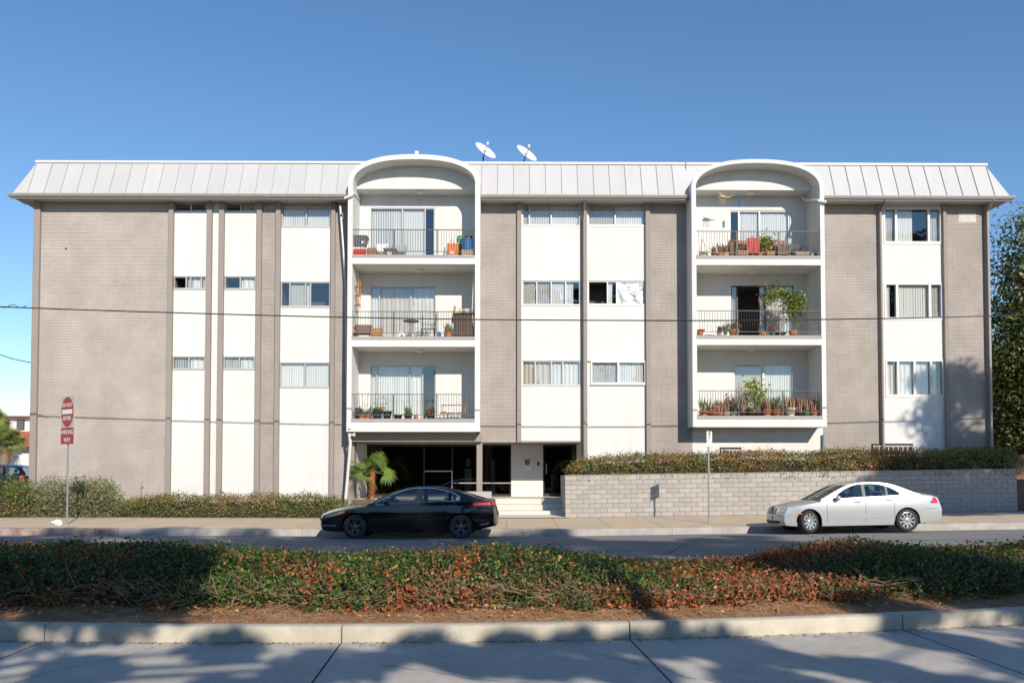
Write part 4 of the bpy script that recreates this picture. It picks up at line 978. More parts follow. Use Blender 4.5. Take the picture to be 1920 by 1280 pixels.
_l3 = cr([(-19.5,Z(900,ylh)),(X(0,ylh),Z(897,ylh)),(X(40,ylh),Z(899,ylh)),(X(85,ylh),Z(912,ylh)),(X(100,ylh),Z(930,ylh))])
hedge('flowering_shrub', 'yellow-green shrub dotted with small orange flowers at the building corner', 'shrub', -19.5, X(92,ylh), lambda x: ylh-.15, .6, lz0, _l3, 11000, None, None, .10, 2.2, 41, opal, asp=.25, shaggy=.22, jit=1.2, amp=2.4)
MB().box(-24, X(655,28), 27.66, 29.2, -.2, .19).build('planting_bed', 'bed_soil')['kind'] = 'structure'

# --- shaggy hedge on the median
_mt = cr([(-12,.80),(gp(0,1100).x*1.25,Z(1016,11.6)),(X(250,11.6),Z(1014,11.6)),(X(480,11.6),Z(1021,11.6)),(X(620,11.6),Z(1028,11.6)),(X(800,11.6),Z(1026,11.6)),(X(900,11.6),Z(1021,11.6)),(X(1000,11.6),Z(1027,11.6)),(X(1150,11.6),Z(1043,11.6)),(X(1290,11.6),Z(1054,11.6)),(X(1420,11.6),Z(1052,11.6)),(X(1520,11.6),Z(1036,11.6)),(X(1610,11.6),Z(1019,11.6)),(X(1690,11.6),Z(1024,11.6)),(X(1780,11.6),Z(1032,11.6)),(X(1920,11.6),Z(1031,11.6)),(12,.75)])
_mt0 = _mt; _mt = lambda x: _mt0(x)-.085
ymc = lambda x: ky(x)+2.62
def mpal(P, n):
    u = P[:,0]; h = P[:,2]
    # dead rust-coloured patches and living green ones, as they lie along the strip
    px = 960+u/np.maximum(P[:,1], 1)*1536
    rust = fnoise(P, 1.2, 50)*.65+.75*fnoise(P, 3.2, 51)+.35*fnoise(P, 9.0, 52)
    rust += .5*np.exp(-((px-200)/70)**2)+.95*np.exp(-((px-585)/75)**2)+.6*np.exp(-((px-760)/90)**2)+.55*np.exp(-((px-880)/70)**2*1.2)+.85*np.exp(-((px-1330)/170)**2)+.55*np.clip(.42-h, 0, .3)/.3+.35*np.exp(-((px-1480)/130)**2)+.2*np.exp(-((px-1650)/120)**2) - .35
    fr = .94/(1+np.exp(-(rust-.30)*6.5))+.03; a = pick([(.05,.10,.022),(.075,.135,.028),(.03,.065,.018),(.12,.18,.035),(.09,.10,.035)], n); b = pick([(.42,.10,.03),(.30,.08,.026),(.40,.16,.06),(.20,.08,.035),(.30,.16,.08)], n)
    return np.where((rng.random(n) < fr)[:,None], b, a)
MH = hedge('median_hedge', 'shaggy ground-cover hedge of green and rust-brown leaves along the median', 'hedge', -11.8, 11.8, ymc, 1.74, lambda x: medz(x, ky(x)+2)-.02, _mt, 160000, None, None, .052, 1.5, 60, mpal, asp=.6, shaggy=.13, jit=1.0, twigs=2400, p_=2.3, amp=1.7)
# taller shoots poking out of the top
nS_ = 3800; x = rng.uniform(-11, 11, nS_); ok = fnoise(np.stack([x, x*0], 1), 2.3, 77) > -.1; x = x[ok]; n_ = len(x)
zt_ = np.array([_mt(v) for v in x]); P = np.stack([x, np.array([ymc(v) for v in x])+rng.uniform(-.6,.6,n_), zt_+rng.uniform(-.06,.065,n_)], 1)
leaves('top_shoots', P, np.tile([0,-.3,1], (n_,1)), rng.uniform(.04,.085,n_), .5, mpal(P, n_)*1.15, 'leaf', MH, jit=1.0, kind='stuff')
# fallen needles and leaf litter on the bare strip of earth
nl = 16000; x = rng.uniform(-9, 9, nl); yy = np.array([ky(v) for v in x])+.17+rng.beta(1.2,1.2,nl)*1.3; zz = np.array([medz(a, b) for a, b in zip(x, yy)])+rng.uniform(.003,.03,nl)
lit = leaves('leaf_litter', np.stack([x, yy, zz], 1), np.tile([0,0,1.], (nl,1)), rng.uniform(.05,.14,nl), .07, pick([(.50,.28,.12),(.38,.19,.08),(.58,.38,.19),(.28,.13,.06)], nl), 'leaf_dull', None, jit=.22, kind='stuff', fold=.02)
lit['label'] = 'brown fallen needles and litter on the bare earth behind the kerb'; lit['category'] = 'leaf litter'
nl = 1500; x = rng.uniform(-9, 9, nl); yy = np.array([ky(v) for v in x])-rng.exponential(.05,nl)-.01; zz = np.array([g(v)*.6 for v in x])+.006
lit = leaves('gutter_litter', np.stack([x, yy, zz], 1), np.tile([0,0,1.], (nl,1)), rng.uniform(.015,.05,nl), .4, pick([(.22,.12,.06),(.14,.09,.05),(.30,.18,.09)], nl), 'leaf_dull', None, jit=.15, kind='stuff', fold=.05)
lit['label'] = 'fine brown grit and leaf scraps lying in the gutter along the median kerb'; lit['category'] = 'litter'
nl = 2600; x = rng.uniform(-9, 9, nl); yy = np.array([ky(v) for v in x])+.25+rng.beta(2.2,1.0,nl)*1.1; zz = np.array([medz(a, b) for a, b in zip(x, yy)])+rng.uniform(.01,.06,nl)
lit = leaves('leaf_litter', np.stack([x, yy, zz], 1), np.tile([0,-.3,1.], (nl,1)), rng.uniform(.03,.07,nl), .55, pick([(.46,.17,.05),(.34,.12,.04),(.50,.30,.14),(.24,.11,.05)], nl), 'leaf_dull', None, jit=.6, kind='stuff', fold=.2)
lit['label'] = 'curled rusty dead leaves scattered at the foot of the median hedge'; lit['category'] = 'leaf litter'
q = MB(); a = [at(868,1139,9.6), at(905,1136,9.6), at(950,1146,9.55), at(960,1150,9.5)]
for v in a: v.z = medz(v.x, v.y)+.035
q.tube(a, [.022,.024,.018,.008], 7); b_ = a[1]; q.tube([b_, b_+Vector((.12,.05,.06)), b_+Vector((.22,.06,.13))], [.012,.01,.005], 6)
tag(q.build('fallen_branch', 'twig', None, smooth=50), 'bare crooked branch lying on the earth below the median hedge', 'branch')

# ================================================================== trees
def tree(name, label, base, H, cr_c, cr_r, n, leaf, pal, trunk_r=.2, seed=0, group=None, clumps=40, limbs=9, asp=.55, spread=.30, hollow=.45, mat='leaf'):
    r = np.random.default_rng(seed); root = T(name, label, 'tree', base, group); b = Vector(base); cc = Vector(cr_c)
    q = MB(); fork = b+Vector((0,0,max(1.2, (cc.z-b.z)-cr_r[2]*.75))); q.tube([b-Vector((0,0,.1)), b+(fork-b)*.3+Vector((r.uniform(-.1,.1),r.uniform(-.1,.1),0)), fork], [trunk_r*1.35, trunk_r*1.05, trunk_r*.85], 10)
    cl = []
    for k in range(clumps):
        d = r.normal(size=3); d /= np.linalg.norm(d); rad = r.uniform(hollow, 1.0)**.7; p = np.array(cc)+d*np.array(cr_r)*rad; cl.append(p)
    for k in range(limbs):
        e = Vector(cl[k % len(cl)]); mid = fork+(e-fork)*.5+Vector((0,0,r.uniform(.1,.5))); q.tube([fork-Vector((0,0,.2)), fork+(mid-fork)*.5, mid, e], [trunk_r*.55, trunk_r*.42, trunk_r*.28, trunk_r*.08], 6)
    q.build('trunk', 'bark', root, smooth=50)
    ci = r.integers(0, clumps, n); cl = np.array(cl); rr = np.array(cr_r).mean()*spread
    d = r.normal(size=(n,3)); P = cl[ci]+d*rr*np.array([1,1,.75])*r.uniform(.35,1,(n,1)); N = d+np.array([0,0,.6])
    br = r.uniform(.75,1.2,clumps)[ci][:,None]
    leaves('crown', P, N, r.uniform(.6,1.3,n)*leaf, asp, pick(pal, n)*br, mat, root, jit=.6, kind='stuff')
    return root
DARKG = [(.035,.06,.018),(.05,.08,.02),(.075,.10,.025),(.03,.05,.015),(.13,.11,.03)]
TREEG = [(.055,.085,.022),(.08,.115,.03),(.12,.15,.035),(.04,.065,.018),(.22,.18,.05)]
tp = at(1925, 870, 34.5)
tree('leafy_tree', 'tall dense dark green tree rising beside the right end of the building', (tp.x+1.2, 34.5, .3), 13, (tp.x+1.1, 34.5, 6.6), (2.6,2.4,6.2), 60000, .18, TREEG, .28, 4, clumps=200, spread=.26, hollow=.15)
tp2 = at(1900, 870, 40)
tree('leafy_tree', 'dark green tree standing behind the tall dense one past the right end', (tp2.x+.8, 41, .3), 9, (tp2.x+.5, 41, 4.2), (3.2,2.6,4.4), 26000, .19, TREEG, .22, 14, clumps=80, spread=.28, hollow=.2)
# street trees on the photographer's side: they shade the road, the median and the right end of the front
def lobed(name, label, base, lobes, leaf, seed, group=None, trunk_r=.3):
    """lobes: (x0, x1, y0, y1, z0, z1, clumps, leaves)"""
    r = np.random.default_rng(seed); root = T(name, label, 'tree', base, group); b = Vector(base); q = MB()
    zlow = min(l[4] for l in lobes); ztop = max(l[5] for l in lobes); cx_ = np.mean([(l[0]+l[1])/2 for l in lobes])
    f1 = Vector((b.x*.7+cx_*.3, b.y, zlow-.6)); f2 = Vector((cx_, b.y-.3, (zlow+ztop)/2)); f3 = Vector((cx_, b.y, ztop-1.))
    q.tube([b-Vector((0,0,.1)), (b+f1)/2, f1, f2, f3], [trunk_r*1.3, trunk_r, trunk_r*.85, trunk_r*.5, trunk_r*.15], 10)
    Ps, Ns = [], []
    for x0, x1, y0, y1, z0, z1, ncl, nl, *sc_ in lobes:
        c = np.stack([r.uniform(x0, x1, ncl), r.uniform(y0, y1, ncl), r.uniform(z0, z1, ncl)], 1)
        for k in range(min(ncl, 9)):
            e = Vector(c[k]); o_ = f1+(f3-f1)*max(0., min(.8, (e.z-1.2-f1.z)/max(.5, f3.z-f1.z))); mid = (o_+e)/2+Vector((0,0,.3)); q.tube([o_, mid, e], [trunk_r*.32, trunk_r*.22, trunk_r*.06], 6)
        ci = r.integers(0, ncl, nl); d = r.normal(size=(nl,3)); sz = r.uniform(.4, .95, ncl)[ci][:,None]*(sc_[0] if sc_ else 1.)
        dn = d/np.linalg.norm(d, axis=1)[:,None]; Ps.append(c[ci]+dn*np.cbrt(r.random((nl,1)))*sz*np.array([1.25,1,.75])); Ns.append(d+np.array([0,0,.6]))
    q.build('trunk', 'bark', root, smooth=50); P = np.concatenate(Ps); n = len(P)
    leaves('crown', P, np.concatenate(Ns), r.uniform(.6,1.3,n)*leaf, .55, pick(DARKG, n), 'leaf', root, jit=.6, kind='stuff'); return root
SH = 'street trees on the near side of the road'
lobed('street_tree', 'tall street tree on the near pavement with low leafy branches, left of the three', (-2.2,-4.2,.1), [(-2.0,4.4,-4.1,-3.9,5.9,7.35,19,6500,.5),(-5.6,2.0,-4.6,-3.4,8.0,9.8,34,15000),(-7.5,5,-4.8,-3.2,10.6,15.8,90,40000)], .22, 21, SH, .24)
lobed('street_tree', 'tall street tree on the near pavement with a high open crown, middle of the three', (6.2,-5.0,.1), [(4.4,10.4,-4.1,-3.9,5.9,7.35,19,6500,.5),(4.5,12.0,-4.8,-3.2,10.8,15.8,66,28000)], .22, 22, SH, .2)
lobed('street_tree', 'tall street tree on the near pavement with low leafy branches, right of the three', (13.2,-4.4,.1), [(10.4,13.5,-4.1,-3.9,6.0,7.3,9,3200,.5),(9.9,17,-4.6,-3.4,8.0,9.8,32,15000),(11.5,15.8,-5.2,-3,10.4,14.6,34,13000)], .22, 23, SH, .24)
lobed('median_tree', 'tall spreading tree on the median out past the silver sedan', (22.,12.9,.2), [(18.6,24.5,12,13.6,8.8,11.0,46,18000),(22.2,26,12,13.6,11.,15.4,44,16000)], .22, 27, None, .24)
hedge('reflected_hedge', 'tall dark unseen hedge behind the near pavement, added for the storefront glass to reflect', 'hedge', -40, 40, lambda x: -16., 1.2, lambda x: 0., lambda x: 6.6+.5*math.sin(x*.9), 26000, DARKG, None, .34, .5, 91, None, asp=.6, shaggy=.1)  # out of view, added and heightened so the storefront glass reflects dark leaves
# ================================================================== palms
def fan(m_leaf, base, dirv, plen, rad, n=26, droop=.25, cols=None, arc=3.7, wid=.034):
    d = Vector(dirv).normalized(); tip = base+d*plen+Vector((0,0,-droop*plen*.35))
    sidev = d.cross(Vector((0,0,1))); sidev = sidev.normalized() if sidev.length > .05 else Vector((1,0,0)); sidev = Matrix.Rotation(random.uniform(-1.1,1.1), 3, d) @ sidev; nrm = sidev.cross(d).normalized()
    P, C = [], []
    for k in range(n):
        a = -arc/2+arc*k/(n-1); q = (d*math.cos(a)+sidev*math.sin(a)).normalized(); w_ = rad*wid*1.6; L_ = rad*(1-.12*abs(a))
        pr = q.cross(nrm).normalized()
        L_ *= random.uniform(.85,1.08); m0 = tip+q*L_*.5+nrm*.02; m1 = tip+q*L_*.8+Vector((0,0,-droop*L_*.18)); e = tip+q*L_+Vector((0,0,-droop*L_*(.55+random.uniform(-.1,.4))))
        m_leaf._add([tip, m0+pr*w_*.55, m1+pr*w_*.35, e, m1-pr*w_*.35, m0-pr*w_*.55], [(0,1,2,3,4,5)])
    return tip
def palm(name, label, base, trunk_h, r, nf, plen, rad, leafmat_, trunkmat, seed, lean=(0,0), droop=.3, skirt=0, up=.35):
    random.seed(seed); root = T(name, label, 'palm', base); b = Vector(base); topp = b+Vector((lean[0], lean[1], trunk_h)); q = MB()
    q.tube([b-Vector((0,0,.1)), b+(topp-b)*.4, topp], [r*1.15, r, r*1.1], 12)
    for k in range(int(trunk_h*150) if trunk_h < 2 else int(trunk_h*12)):       # old leaf bases
        t = random.random(); a = random.uniform(0, 6.28); c = b+(topp-b)*t; o = Vector((math.cos(a), math.sin(a), 0)); s = Vector((-o.y, o.x, 0)); p0 = c+o*r*.9
        hh = .10 if trunk_h < 2 else .18
        ou = random.uniform(.04,.11); q._add([p0-s*.045, p0+s*.045, p0+s*.02+o*ou+Vector((0,0,hh)), p0-s*.02+o*ou+Vector((0,0,hh))], [(0,1,2,3)])
    q.build('trunk', trunkmat, root, smooth=50)
    for k in range(nf):
        a = 2*math.pi*(k+random.uniform(-.3,.3))/nf; e = random.uniform(-.35, 1.25); d = Vector((math.cos(a)*math.cos(e), math.sin(a)*math.cos(e), math.sin(e))).normalized()
        fl = MB(); tip = fan(fl, topp, d, plen*random.uniform(.8,1.1), rad*random.uniform(.85,1.1), droop=droop); fo = fl.build('frond', leafmat_, root)
        MB().tube([topp, topp+(tip-topp)*.5+Vector((0,0,.02)), tip], [.018,.014,.01], 5).build('leaf_stalk', leafmat_, fo)
    if skirt:
        fl = MB()
        for k in range(skirt):
            a = random.uniform(0, 6.28); fan(fl, topp-Vector((0,0,random.uniform(.0,.7))), Vector((math.cos(a), math.sin(a), -1.1)), plen*.35, rad*.7, 14, .5)
        fl.build('dead_frond_skirt', 'straw', root)
    return root
pm('palm_green', (.13,.20,.035), .5, var=.25, vs=4); pm('palm_far', (.19,.23,.06), .6, var=.3, vs=2); pm('palm_trunk', (.30,.13,.05), .9, var=.4, vs=9, bump=.8, bs=30); pm('palm_bark', (.22,.17,.12), .9, var=.3, vs=3); pm('straw', (.34,.24,.11), .9, var=.3, vs=3)
pb = at(696, 925, 29.75)
palm('fan_palm', 'small green fan palm with shaggy orange-brown trunk in the entrance bed', (pb.x, 29.75, .72), 1.0, .10, 15, .5, .55, 'palm_green', 'palm_trunk', 5, (.03,0), .35)
pb = at(2, 880, 52); palm('fan_palm', 'bushy fan palm with a thick straw skirt before the white house', (pb.x, 52, .0), 3.5, .24, 34, .5, .85, 'palm_far', 'palm_bark', 8, (.3,0), .3, skirt=14)
pb = at(-26, 880, 54); palm('fan_palm', 'taller fan palm partly cut off by the edge behind the bushy one', (pb.x, 54, .0), 5.0, .22, 30, .5, .9, 'palm_far', 'palm_bark', 9, (.2,0), .3, skirt=8)
# ================================================================== house and car beyond the left corner
hx0, hx1 = -44., X(62,58); hb = T('white_house', 'white house with red tiled roof beyond the left corner of the block', 'house', ((hx0+hx1)/2, 58, -.1))
MB().box(hx0, hx1+2, 58, 66, -.2, Z(836,58)).build('wall', 'stucco', hb)
q = MB(); zz = Z(836,58); q._add([(hx0-.4,57.2,zz-.05),(hx1+2.4,57.2,zz-.05),(hx1+2.4,61,Z(812,61)),(hx0-.4,61,Z(812,61)),(hx0-.4,57.2,zz+.08),(hx1+2.4,57.2,zz+.08),(hx1+2.4,61,Z(812,61)+.13),(hx0-.4,61,Z(812,61)+.13)], [(0,1,2,3),(4,5,6,7),(0,1,5,4),(2,3,7,6),(3,0,4,7),(1,2,6,5)]); q.build('roof', 'roof_tile', hb)
MB().box(hx0, hx1+2, 61, 68, Z(813,61), Z(779,61)).build('upper_wall', 'stucco', hb); MB().box(hx0-.3, hx1+2.5, 60.4, 68, Z(781,61), Z(774,61)).build('flat_roof', 'white_paint', hb)
for px in (8, 36):
    wn = MB().box(X(px,61), X(px+14,61), 60.93, 60.99, Z(806,61), Z(787,61)).build('window', 'bronze', hb); MB().quad((X(px+1,61),60.92,Z(805,61)),(X(px+13,61),60.92,Z(805,61)),(X(px+13,61),60.92,Z(788,61)),(X(px+1,61),60.92,Z(788,61))).build('pane', 'glass', wn)
def extras_suv(sp, ep, k, low, belt, top, S):
    sp('headlight', .02, .45, lambda x: .78, lambda x: .92, 'lamp_clear', .008, 6, 2); ep('grille', False, -.5, .5, k(.6), k(.85), 'chrome', mirror=False)
    sp('tail_light', 4.25, 4.48, k(.85), k(1.15), 'lamp_red', .008, 6, 3)
suv = dict(bk); suv.update(L=4.5, W=.93, r=.36, rim=.25, arch=.42, wheels=[.85,3.6], extras=extras_suv,
    top=[(0,.93),(.3,1.0),(.9,1.07),(1.4,1.11),(3,1.15),(4.3,1.15),(4.5,1.13)], belt=[(0,.86),(.3,.94),(.9,1.02),(1.4,1.06),(3,1.11),(4.5,1.10)], sill=[(0,.32),(.4,.27),(4,.28),(4.5,.36)],
    roof=[(1.0,1.08),(1.4,1.3),(1.8,1.52),(2.2,1.66),(2.6,1.71),(3.4,1.70),(3.9,1.62),(4.2,1.45),(4.42,1.15)], cab=(1.02,4.40), ws=1.9, rw=4.0,
    wlo=[(1.3,1.09),(2.5,1.13),(4.2,1.17)], whi=[(1.3,1.12),(1.7,1.38),(2.1,1.54),(2.6,1.61),(3.4,1.60),(3.9,1.5),(4.2,1.25)], wins=[(1.6,2.4),(2.5,3.3),(3.4,4.1)], trim=(1.4,4.1), doors=[1.4,2.45,3.4], handles=[(2.2,.98),(3.2,1.0)], seats=[2.3,3.2], mirror=1.6)
car('parked_car', 'dark sport utility car parked on the side street past the left corner', (X(55,40.5)-4.55, 40.5+.9, .36), suv)
MB().box(-70, XL-2.5, 33, 57.5, -.4, .36).build('side_street', 'asphalt')['kind'] = 'structure'
# dark gate at the right end
gx = X(1884,30); GT = T('side_gate', 'dark brown timber gate closing the passage at the right end', 'gate', (gx+1, 30.5, .3))
for k in range(12): MB().cbox(gx+.0+k*.16, gx+.152+k*.16, 30.5, 30.53, .4, 2.35, .004).build('board', 'wood_dark', GT)
for zz in (.8, 2.0): MB().box(gx, gx+1.92, 30.53, 30.58, zz, zz+.1).build('rail', 'wood_dark', GT)
# ================================================================== signs
def text_mesh(parent, s, size, loc, mat, rot, name='lettering', sx=1.0, bold=.0):
    cu = bpy.data.curves.new('t', 'FONT'); cu.body = s; cu.size = size; cu.align_x = 'CENTER'; cu.align_y = 'CENTER'; cu.offset = bold; cu.resolution_u = 3
    o = bpy.data.objects.new('t', cu); col.objects.link(o); dg = bpy.context.evaluated_depsgraph_get(); me = bpy.data.meshes.new_from_object(o.evaluated_get(dg)); bpy.data.objects.remove(o)
    me.materials.clear(); me.materials.append(MATS[mat]); t = bpy.data.objects.new(name, me); col.objects.link(t); t.parent = parent; t.location = loc; t.rotation_euler = rot; t.scale = (sx, 1, 1); return t
def disc(rx, rz, y, n=40): return MB()._add([(rx*math.cos(2*math.pi*k/n), y, rz*math.sin(2*math.pi*k/n)) for k in range(n)], [tuple(range(n))])
UP = (R(90), 0, 0)
sb = at(123, 980, 24.85); zs0 = walkz(24.85)+g(sb.x)
s1 = T('traffic_sign', 'red do-not-enter disc above a red wrong-way plate on a steel post', 'road sign', (sb.x, 24.85, zs0), rz=R(-37.5))
ztop = Z(743.5, 24.85)-zs0; hS = ztop-(Z(801,24.85)-zs0); zc1 = ztop-hS/2; wS = .82
MB().box(-.03, .03, .02, .05, -.1, ztop-.05).build('post', 'galv', s1, local=True)
pl = MB().cbox(-wS/2, wS/2, -.002, .004, zc1-hS/2, zc1+hS/2, .001).build('disc_plate', 'sign_grey', s1, local=True)
d_ = disc(wS*.48, hS*.485, 0).build('red_disc', 'sign_red', pl, local=True); d_.location = (0, -.006, zc1)
MB().box(-wS*.40, wS*.40, -.012, -.010, zc1-.065, zc1+.07).build('white_bar', 'sign_white', pl, local=True)
text_mesh(pl, 'DO NOT', .155, (0,-.011,zc1+.20), 'sign_white', UP, sx=1.02, bold=.004); text_mesh(pl, 'ENTER', .165, (0,-.011,zc1-.20), 'sign_white', UP, sx=1.05, bold=.004)
z2 = Z(832.5,24.85)-zs0; z3 = Z(802,24.85)-zs0
pl2 = MB().cbox(-wS/2, wS/2, -.002, .004, z2, z3, .001).build('wrong_way_plate', 'sign_red', s1, local=True)
text_mesh(pl2, 'WRONG', .175, (0,-.006,z3-.135), 'sign_white', UP, sx=1.1, bold=.004); text_mesh(pl2, 'WAY', .175, (0,-.006,z2+.125), 'sign_white', UP, sx=1.05, bold=.004)
sb = at(1331, 981, 24.8); zs0 = walkz(24.8)+g(sb.x)
s2 = T('parking_sign', 'small white no-parking sign on a thin steel post before the block wall', 'road sign', (sb.x, 24.8, zs0), rz=R(45))
ztop = Z(808,24.8)-zs0; MB().tube([(0,.03,-.1),(0,.03,ztop-.03)], .028, 10).build('post', 'galv', s2, smooth=40, local=True)
pl = MB().cbox(-.152, .152, -.006, 0, ztop-.30, ztop, .001).build('sign_plate', 'sign_white', s2, local=True)
text_mesh(pl, 'P', .17, (0,-.0075,ztop-.085), 'iron_dark', UP, bold=.004)
q = MB(); P = [[(rr*math.cos(t), -.0085, ztop-.085+rr*math.sin(t)) for rr in (.064,.078)] for t in np.linspace(0, 2*math.pi, 33)]; q.grid(P); q._add([(-.05,-.009,ztop-.035),(-.04,-.009,ztop-.025),(.05,-.009,ztop-.135),(.04,-.009,ztop-.145)], [(0,1,2,3)]); q.build('red_ring', 'sign_red', pl, local=True)
q = MB(); q._add([(-.07,-.0085,ztop-.21),(.0,-.0085,ztop-.175),(.0,-.0085,ztop-.245)], [(0,1,2)]); q.box(0,.07,-.0085,-.0075,ztop-.22,ztop-.20); q.build('arrow', 'sign_red', pl, local=True)
MB().cbox(-.152, .152, -.006, 0, ztop-.46, ztop-.31, .001).build('lower_plate', 'sign_white', s2, local=True)
# ================================================================== wires, dishes, litter
def wire(pts, r, label):
    P = [at(a, b, D) for a, b, D in pts]; f = [cr([(i, p[k]) for i, p in enumerate(P)]) for k in range(3)]
    q = MB().tube([Vector([h(t) for h in f]) for t in np.linspace(0, len(P)-1, 60)], r, 6); tag(q.build('overhead_wire', 'cable', None, smooth=60), label, 'wire')
wire([(-700,545,24.9),(-300,560,24.9),(0,575,24.9),(320,586,24.9),(640,594.5,24.9),(960,599.5,24.9),(1290,601,24.9),(1600,598,24.9),(1920,590.5,24.9),(2400,574,24.9)], .020, 'thick black overhead cable sagging right across the front of the building')
q = MB(); a = at(-20,571,24.88); pts = [at(v, 574+3*math.sin(v*.2), 24.86) for v in range(-20, 52, 5)]; tag(q.tube(pts, .010, 5).build('wire_tie', 'cable', None), 'thin loose tie wire twisted along the left end of the cable', 'wire')
wire([(-400,560,38),(-200,610,38),(-80,644,38),(0,665,38),(30,674,38),(62,680,38)], .022, 'thin black service cable dropping towards the left corner of the building')
ant = at(1287, 300, 29.9); q = MB().tube([(ant.x,29.95,Z(360,29.95)),(ant.x,29.95,Z(298,29.95))], .012, 6); tag(q.build('antenna_mast', 'galv', None), 'thin bare metal mast on the roof edge by the second arch', 'mast')
def satdish(px, py, label):
    p = at(px, py, 31.0); root = T('satellite_dish', label, 'satellite dish', (p.x, 31.0, Z(304,31)), 'satellite dishes on the roof edge')
    c = Vector((p.x, 31.0, p.z)); ax = Vector((.54, -.567, .62)).normalized(); u = ax.cross(Vector((0,1,0))).normalized(); v = ax.cross(u); q = MB(); Pp = []
    for i in range(6):
        rr = .42*i/5; Pp.append([c+ax*(.10*(rr/.42)**2)+u*rr*1.1*math.cos(t)+v*rr*1.0*math.sin(t) for t in [2*math.pi*k/28 for k in range(28)]])
    q.grid(Pp, True); q.build('reflector', 'dish', root, smooth=60)
    f0 = c+Vector((-.08,-.06,-.26)); f1 = c+ax*.34+Vector((-.05,-.04,.02)); MB().tube([f0, (f0+f1)/2+Vector((.02,0,-.02)), f1], .018, 6).build('feed_arm', 'galv', root)
    MB().lathe([(.02,-.05),(.05,0),(.05,.07),(.02,.09)], tuple(f1), 10).build('feed_horn', 'white_paint', root, smooth=50)
    b = Vector((p.x-.06, 31.05, Z(304,31)-.25)); MB().tube([b, b+Vector((0,0,.2)), c-ax*.02], .025, 8).build('mount', 'iron', root, smooth=40)
satdish(908, 286, 'white satellite dish on the roof edge next to the first arch'); satdish(985, 291, 'white satellite dish standing farther along from the first arch')
p = at(781, 286, 29.3); q = MB().cbox(p.x-.07, p.x+.07, 29.3, 29.4, p.z-.06, p.z+.06, .01); q.box(p.x-.33, p.x-.05, 29.32, 29.4, p.z-.085, p.z-.055); tag(q.build('roof_camera', 'white_paint', None), 'small white box fixed on the crown of the first arch', 'camera')
p = at(107, 981, 24.6); z0 = walkz(24.6)+g(p.x); q = MB(); Pp = []
for i in range(8):
    a = -math.pi/2+math.pi*i/7; Pp.append([(p.x+.16*math.cos(a)*math.cos(t)*random.uniform(.5,1.2), 24.6+.10*math.cos(a)*math.sin(t)*random.uniform(.6,1.2), z0+.07+.085*math.sin(a)*random.uniform(.6,1.3)) for t in [2*math.pi*k/12 for k in range(12)]])
tag(q.grid(Pp, True).build('litter_bag', 'plastic_white', None), 'crumpled white plastic bag lying on the pavement by the red sign', 'litter')
